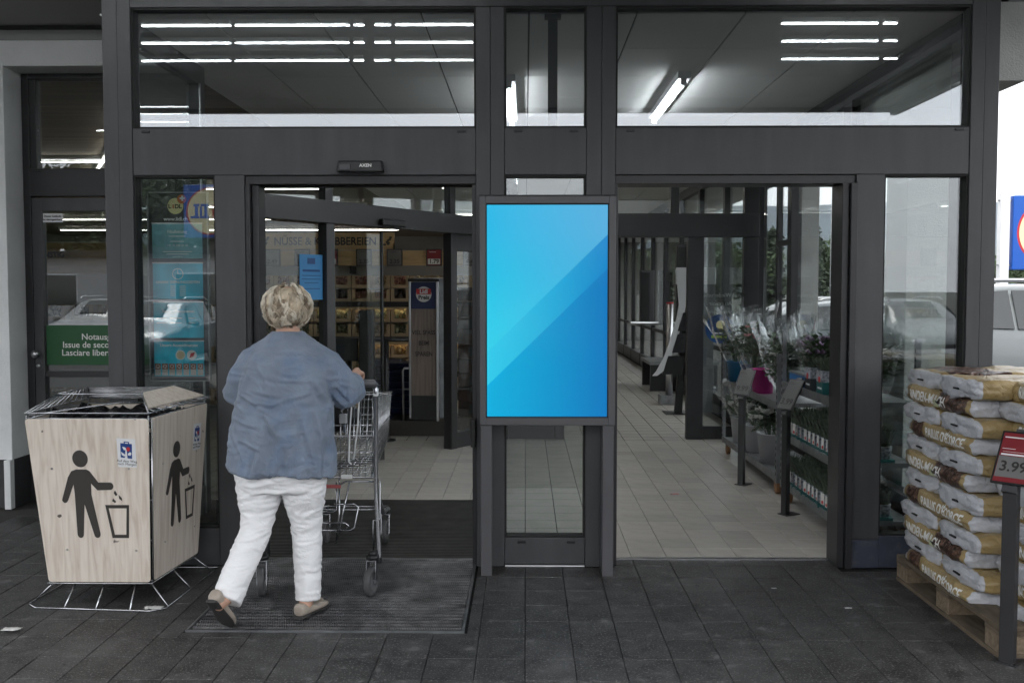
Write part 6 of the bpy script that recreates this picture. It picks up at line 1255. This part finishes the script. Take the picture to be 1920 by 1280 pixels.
    quad('windscreen', [rings[4][8].lerp(rings[5][8], 0.1), rings[5][8], Vector((-rings[5][8].x, rings[5][8].y, rings[5][8].z)), Vector((-rings[4][8].x, rings[4][8].y, rings[4][8].z)).lerp(Vector((-rings[5][8].x, rings[5][8].y, rings[5][8].z)), 0.1)], M_glassc, 0.03)
    quad('rear_window', [rings[9][8], rings[10][8].lerp(rings[9][8], 0.2), Vector((-rings[10][8].x, rings[10][8].y, rings[10][8].z)).lerp(Vector((-rings[9][8].x, rings[9][8].y, rings[9][8].z)), 0.2), Vector((-rings[9][8].x, rings[9][8].y, rings[9][8].z))], M_glassc, 0.03)
    bm = bmesh.new(); box(bm, -0.26, 0.26, -2.20, -2.18, 0.42, 0.53); part('number_plate', bm, M_white, t_, loc=(0, 0, 0)); bm = bmesh.new(); box(bm, -0.45, 0.45, -2.19, -2.13, 0.55, 0.62); part('grille', bm, M_black, t_, loc=(0, 0, 0))
    return t_
M_carw = mat('white_car_paint', (0.165, 0.182, 0.188), 0.3, coat=0.5); M_cars = mat('silver_car_paint', (0.16, 0.18, 0.20), 0.25, 0.3, coat=0.6); M_card = mat('dark_car_paint', (0.03, 0.035, 0.045), 0.25, coat=0.6)
Zr = -0.075
car('parked_car', M_carw, 'pale estate car with roof rails right behind the mulch stack', (7.35, 8.1, Zr), R(90)).scale = (1.1, 1.1, 1.18)
car('parked_car', M_cars, 'silver car beyond the glazed side wall, nose to the shop', (6.4, 12.2, Zr), R(90)); car('parked_car', M_carw, 'white car seen through the corridor glass farther back', (7.2, 16.2, Zr), R(90))
for i, (x, m_, lab) in enumerate(((-10.8, M_carw, 'white car parked across from the emergency exit'), (-8.1, M_cars, 'silver car parked across from the notice board'), (-5.4, M_card, 'dark car parked across from the entrance'), (0.2, M_carw, 'white car parked across from the screen'), (5.6, M_card, 'dark car parked across from the exit'), (8.5, M_carw, 'white car parked across from the mulch stack'), (11.3, M_cars, 'silver car parked far across from the mulch stack'))): car('parked_car', m_, lab, (x, -16.2, Zr), R(180))
# ---- sign of the shop on its pole, twice
def shop_sign(x, y, z, rz, label):
    t_ = thing('pole_sign', label, 'sign', (x, y, 0), 'square blue shop signs'); t_.rotation_euler = (0, 0, rz); s = 0.78
    def lp(nm, bm, m, par=None, bev=0): return part(nm, bm, m, par or t_, bev, loc=(0, 0, 0))
    bm = bmesh.new(); box(bm, -s - 0.24, -s - 0.06, -0.09, 0.09, -0.075, z + 2 * s + 0.05); lp('pole', bm, M_plaster)
    bm = bmesh.new(); box(bm, -s, s, -0.12, 0.12, z, z + 2 * s); b_ = lp('sign_box', bm, mat('sign_blue', (0.004, 0.085, 0.42), 0.35), None, 0.02)
    for zz in (z + 0.1, z + 2 * s - 0.1): bm = bmesh.new(); box(bm, -s - 0.28, -s, -0.02, 0.02, zz - 0.012, zz + 0.012); lp('clamp', bm, M_galv)
    for r, m_, o_ in ((0.70, M_red, 0.122), (0.655, mat('sign_yellow', (0.78, 0.70, 0.42), 0.4), 0.126)): bm = bmesh.new(); tube(bm, [(0, -o_ + 0.004, z + s), (0, -o_, z + s)], r, 48); lp('sign_disc', bm, m_, b_)
    for ch, xx, m_ in (('L', -0.40, M_blue), ('I', -0.13, M_red), ('D', 0.14, M_blue), ('L', 0.42, M_blue)):
        bm = bmesh.new()
        def bar(x0, x1, z0, z1): box(bm, x0, x1, -0.130, -0.1262, z + s + z0, z + s + z1)
        if ch == 'I': bar(xx - 0.05, xx + 0.05, -0.22, 0.06); bar(xx - 0.05, xx + 0.05, 0.10, 0.20)
        else:
            bar(xx - 0.07, xx + 0.02, -0.14, 0.14); bar(xx - 0.11, xx + 0.06, 0.141, 0.21); bar(xx - 0.11, xx + 0.15, -0.21, -0.141)
            if ch == 'D': bar(xx + 0.09, xx + 0.15, -0.14, 0.14); bar(xx + 0.061, xx + 0.12, 0.141, 0.21)
        lp('letter', bm, m_, b_)
shop_sign(11.04, 15.6, 2.05, 0, 'square blue shop sign with yellow disc behind the pale car'); shop_sign(-9.4, -24, 3.2, R(180), 'square blue shop sign on its pole across the car park')
# ---- lamp pole
lp_ = thing('lamp_pole', 'white lamp pole seen through the corridor glass', 'lamp pole', (7.75, 19.5, 0)); bm = bmesh.new(); tube(bm, [(7.75, 19.5, -0.075), (7.75, 19.5, 7.5)], [0.11, 0.055], 14); part('pole', bm, M_white, lp_, smooth=True)
bm = bmesh.new(); tube(bm, [(7.75, 19.5, 7.45), (6.9, 19.5, 7.6)], 0.04, 8); part('arm', bm, M_white, lp_); bx('lamp_head', M_galv, lp_, 6.35, 6.95, 19.4, 19.6, 7.56, 7.66, 0.02)
# ---- trees
M_bark = mat('tree_bark', (0.06, 0.05, 0.04), 0.9, var=0.3, vscale=8, bump=0.6, bscale=20)
M_fol = [mat('dark_conifer_foliage', (0.040, 0.058, 0.032), 0.8, var=0.45, vscale=0.9, objvar=0.15), mat('green_foliage', (0.055, 0.085, 0.035), 0.8, var=0.4, vscale=0.8, objvar=0.15)]
def tree_mesh(kind, seed, h):
    rng = random.Random(seed); tb = bmesh.new(); tube(tb, [(0, 0, -0.1), (0.05, 0.02, h * 0.4), (0, 0, h * 0.96)], [h * 0.028, h * 0.018, h * 0.003], 8)
    cb = bmesh.new()
    def clump(p, s):
        for k in range(3):
            d = Vector((rng.gauss(0, 1), rng.gauss(0, 1), rng.gauss(0, 0.6))).normalized(); e = d.cross(Vector((rng.gauss(0, 1), rng.gauss(0, 1), rng.gauss(0, 1)))).normalized(); q = p + Vector((rng.gauss(0, s * .5), rng.gauss(0, s * .5), rng.gauss(0, s * .4)))
            v = [cb.verts.new(q + d * s * a + e * s * b) for a, b in ((-0.6, 0), (0, 0.32), (0.7, 0.05), (0, -0.32))]; cb.faces.new(v)
    if kind == 0:
        for i in range(150):
            t = rng.uniform(0.08, 1) ; a = rng.uniform(0, 6.28); L_ = h * 0.24 * (1.03 - t) * rng.uniform(0.6, 1.1) + 0.1; b0 = Vector((0, 0, h * t)); tip = b0 + Vector((math.cos(a) * L_, math.sin(a) * L_, -0.12 * L_))
            tube(tb, [b0, tip], [0.025, 0.006], 4)
            for k in range(9): clump(b0.lerp(tip, rng.uniform(0.2, 1.05)), 0.16 + 0.018 * h)
    else:
        lobes = [(Vector((rng.gauss(0, h * .16), rng.gauss(0, h * .16), h * rng.uniform(0.38, 0.86))), h * rng.uniform(0.13, 0.23)) for i in range(13)]
        for c, r in lobes:
            tube(tb, [(0, 0, h * 0.3), Vector((0, 0, h * 0.3)).lerp(c, 0.6) + Vector((0, 0, 0.1)), c], [h * 0.012, h * 0.008, 0.01], 5)
            for k in range(95):
                d = Vector((rng.gauss(0, 1), rng.gauss(0, 1), rng.gauss(0, 1))).normalized(); clump(c + d * r * rng.uniform(0.55, 1.05), 0.14 + 0.022 * h)
    t1 = bpy.data.meshes.new('trunk'); tb.to_mesh(t1); tb.free(); c1 = bpy.data.meshes.new('crown'); cb.to_mesh(c1); cb.free(); t1.materials.append(M_bark); c1.materials.append(M_fol[kind]); return t1, c1
TM = [tree_mesh(0, 1, 5.0), tree_mesh(1, 2, 5.0), tree_mesh(1, 5, 5.0)]
def tree(x, y, h, k, label):
    t_ = thing('conifer_tree' if k == 0 else 'broadleaf_tree', label, 'tree', (x, y, -0.08), 'trees round the car park'); t_.scale = (h / 5, h / 5, h / 5); t_.rotation_euler = (0, 0, rnd.uniform(0, 6))
    for nm, me in zip(('trunk', 'crown'), TM[k]): o = bpy.data.objects.new(nm, me); COL.objects.link(o); o.parent = t_
tr = random.Random(5)
right = [(9.0, 26, 4.8, 0), (11.0, 28, 5.4, 0), (7.2, 31, 5.2, 1), (13.5, 29, 4.6, 1), (9.8, 34, 5.6, 0), (6.2, 36, 5.5, 0), (16, 31, 4.4, 2), (12.2, 37, 6, 0), (18.5, 34, 4.5, 1), (21, 36, 4.2, 2), (5.0, 42, 6, 1), (15, 42, 6, 2), (24, 40, 5, 1)]
for i, (x, y, h, k) in enumerate(right): tree(x, y, h * 0.72, k, '%s tree seen through the glass, %s along the car park edge' % (('conifer', 'bushy green', 'loose green')[k], ORD[i]))
for i in range(13):
    x = -52 + i * 3.6 + tr.uniform(-1, 1); k = tr.choice((1, 1, 2, 0)); tree(x, -46 + tr.uniform(-3, 3), tr.uniform(6.5, 9.5), k, '%s tree across the road, %s in its row' % (('conifer', 'bushy green', 'loose green')[k], ORD[i]))
# hedge along the right
hd = thing('hedge', 'low clipped hedge behind the pale car', 'hedge', (20, 22, 0)); bm = bmesh.new(); hr = random.Random(8)
for i in range(5200):
    x, y, z = hr.uniform(9, 34), hr.uniform(21, 22.4), hr.uniform(0, 1.55) ** 1.0; p = Vector((x, y, z + 0.15 * mnoise.noise(Vector((x, y, 0))))); d = Vector((hr.gauss(0, 1), hr.gauss(0, 1), hr.gauss(0, 1))).normalized(); e = d.orthogonal().normalized()
    bm.faces.new([bm.verts.new(p + d * a * 0.16 + e * b * 0.16) for a, b in ((-0.6, 0), (0, 0.4), (0.7, 0), (0, -0.4))])
part('foliage', bm, mat('hedge_foliage', (0.075, 0.080, 0.055), 0.8, var=0.4, vscale=3), hd)
bm = bmesh.new()
for i in range(60): x = 9 + i * 0.42; tube(bm, [(x, 21.7, -0.1), (x + 0.1, 21.7, 0.9)], 0.02, 5)
part('stems', bm, M_bark, hd)['kind'] = 'stuff'
# low building across the road
bd = thing('low_building', 'long low pale building across the car park', 'building', (-14, -36, 0)); bx('wall', mat('pale_building_wall', (0.45, 0.45, 0.46), 0.8, var=0.05), bd, -40, 6, -40, -34, -0.1, 3.1); bx('roof', M_dark, bd, -40.4, 6.4, -40.4, -33.6, 3.102, 3.35)
for i in range(11):
    w = bx('window', M_glassc, bd, -38 + i * 4, -35.6 + i * 4, -33.99, -33.95, 1.0, 2.3); bx('window_frame', M_white, w, -38.06 + i * 4, -35.54 + i * 4, -33.998, -33.992, 0.94, 2.36)
# mountains
def ridge(name, dist, x0, x1, hmax, seed, m):
    bm = bmesh.new(); n = 90; prev = None
    for i in range(n + 1):
        x = x0 + (x1 - x0) * i / n; h = hmax * (0.80 + 0.16 * mnoise.noise(Vector((x / 1400.0, seed, 0))) + 0.05 * mnoise.noise(Vector((x / 300.0, seed, 3))) + 0.02 * mnoise.noise(Vector((x / 60.0, seed, 7))))
        col_ = [bm.verts.new((x, dist - 900 * (1 - f) + 40 * mnoise.noise(Vector((x / 90, f * 6, seed))), -20 + h * f ** 0.9)) for f in (0, 0.3, 0.55, 0.78, 0.92, 1.0)] + [bm.verts.new((x, dist + 900, -20))]
        if prev:
            for a in range(6): bm.faces.new((prev[a], col_[a], col_[a + 1], prev[a + 1]))
        prev = col_
    structure(part(name, bm, m, smooth=True))
M_mtn = mat('wooded_mountain', (0.055, 0.075, 0.085), 0.95, var=0.35, vscale=0.006)
ridge('mountains', 5200, 200, 4200, 620, 1.7, M_mtn); ridge('hills', 2600, 100, 2600, 170, 4.2, mat('wooded_hill', (0.045, 0.065, 0.055), 0.95, var=0.35, vscale=0.01))
# the air over the valley
bm = bmesh.new(); box(bm, -4100, 4300, -4100, 6300, -22, 660)
hm = bpy.data.materials.new('valley_air'); hm.use_nodes = True; hn = hm.node_tree.nodes; hn.remove(hn['Principled BSDF'])
pv = hn.new('ShaderNodeVolumePrincipled'); pv.inputs['Density'].default_value = 0.00006; pv.inputs['Color'].default_value = (0.80, 0.88, 1.0, 1)
hm.node_tree.links.new(pv.outputs[0], hn['Material Output'].inputs['Volume'])
part('haze', bm, hm)['kind'] = 'stuff'
# litter on the paving
for i, (x, y, s_, lab) in enumerate(((-1.86, -0.80, 0.030, 'crumpled white paper scrap under the litter bin'), (-2.41, -1.12, 0.028, 'torn white paper scrap at the edge of the paving'), (1.33, -0.42, 0.009, 'small white fleck on the paving before the exit'), (1.62, -0.75, 0.011, 'white paper crumb on the paving near the pallet'), (-1.50, -0.14, 0.018, 'small scrap by the bin stand near the mullion'), (1.17, 2.05, 0.022, 'pink petal on the tiles inside the exit'))):
    bm = bmesh.new(); bmesh.ops.create_grid(bm, x_segments=6, y_segments=5, size=1.0)
    for v in bm.verts: q = v.co.copy(); v.co = Vector((x + q.x * s_ * 1.5 * (1 + 0.3 * mnoise.noise(q * 2 + Vector((i, 0, 0)))), y + q.y * s_ * 0.8, 0.004 + s_ * 0.5 * abs(mnoise.noise(q * 1.7 + Vector((0, i, 0)))) + 0.002))
    o = part('paper_scrap', bm, M_paper if i < 5 else M_pink, None, smooth=True); tag(o, lab, 'litter'); sm = o.modifiers.new('t', 'SOLIDIFY'); sm.thickness = 0.001

# ---------------------------------------------------------------- lettering becomes plain mesh
from mathutils.bvhtree import BVHTree
BV = {}
bpy.context.view_layer.update(); dg = bpy.context.evaluated_depsgraph_get()
for o in [o for o in scene.objects if o.type == 'FONT']:
    me = bpy.data.meshes.new_from_object(o.evaluated_get(dg))
    if 'wrap' in o:                                         # print follows the crumpled film
        sg = o['wrap'] * -1; ml = o.matrix_local.copy(); inv = ml.inverted(); b2 = bmesh.new(); b2.from_mesh(me)
        bmesh.ops.triangulate(b2, faces=b2.faces[:])
        for _ in range(2): bmesh.ops.subdivide_edges(b2, edges=[e for e in b2.edges if e.calc_length() > 0.012], cuts=1); bmesh.ops.triangulate(b2, faces=b2.faces[:])
        pm_ = o.parent if o.parent.name.startswith('mulch_bag') else o.parent.parent
        if pm_.name not in BV: BV[pm_.name] = BVHTree.FromPolygons([v.co for v in pm_.data.vertices], [p.vertices for p in pm_.data.polygons])
        for v in b2.verts:
            p = ml @ v.co; hit = BV[pm_.name].ray_cast(Vector((p.x, sg * 0.5, p.z)), Vector((0, -sg, 0)))
            if hit[0] is not None: v.co = inv @ Vector((p.x, hit[0].y + sg * (0.0016 + 0.0008 * (v.co.z > 0)), p.z))
        b2.to_mesh(me); b2.free()
    q = bpy.data.objects.new('lettering', me); COL.objects.link(q)
    q.parent = o.parent; q.matrix_local = o.matrix_local.copy(); bpy.data.objects.remove(o)
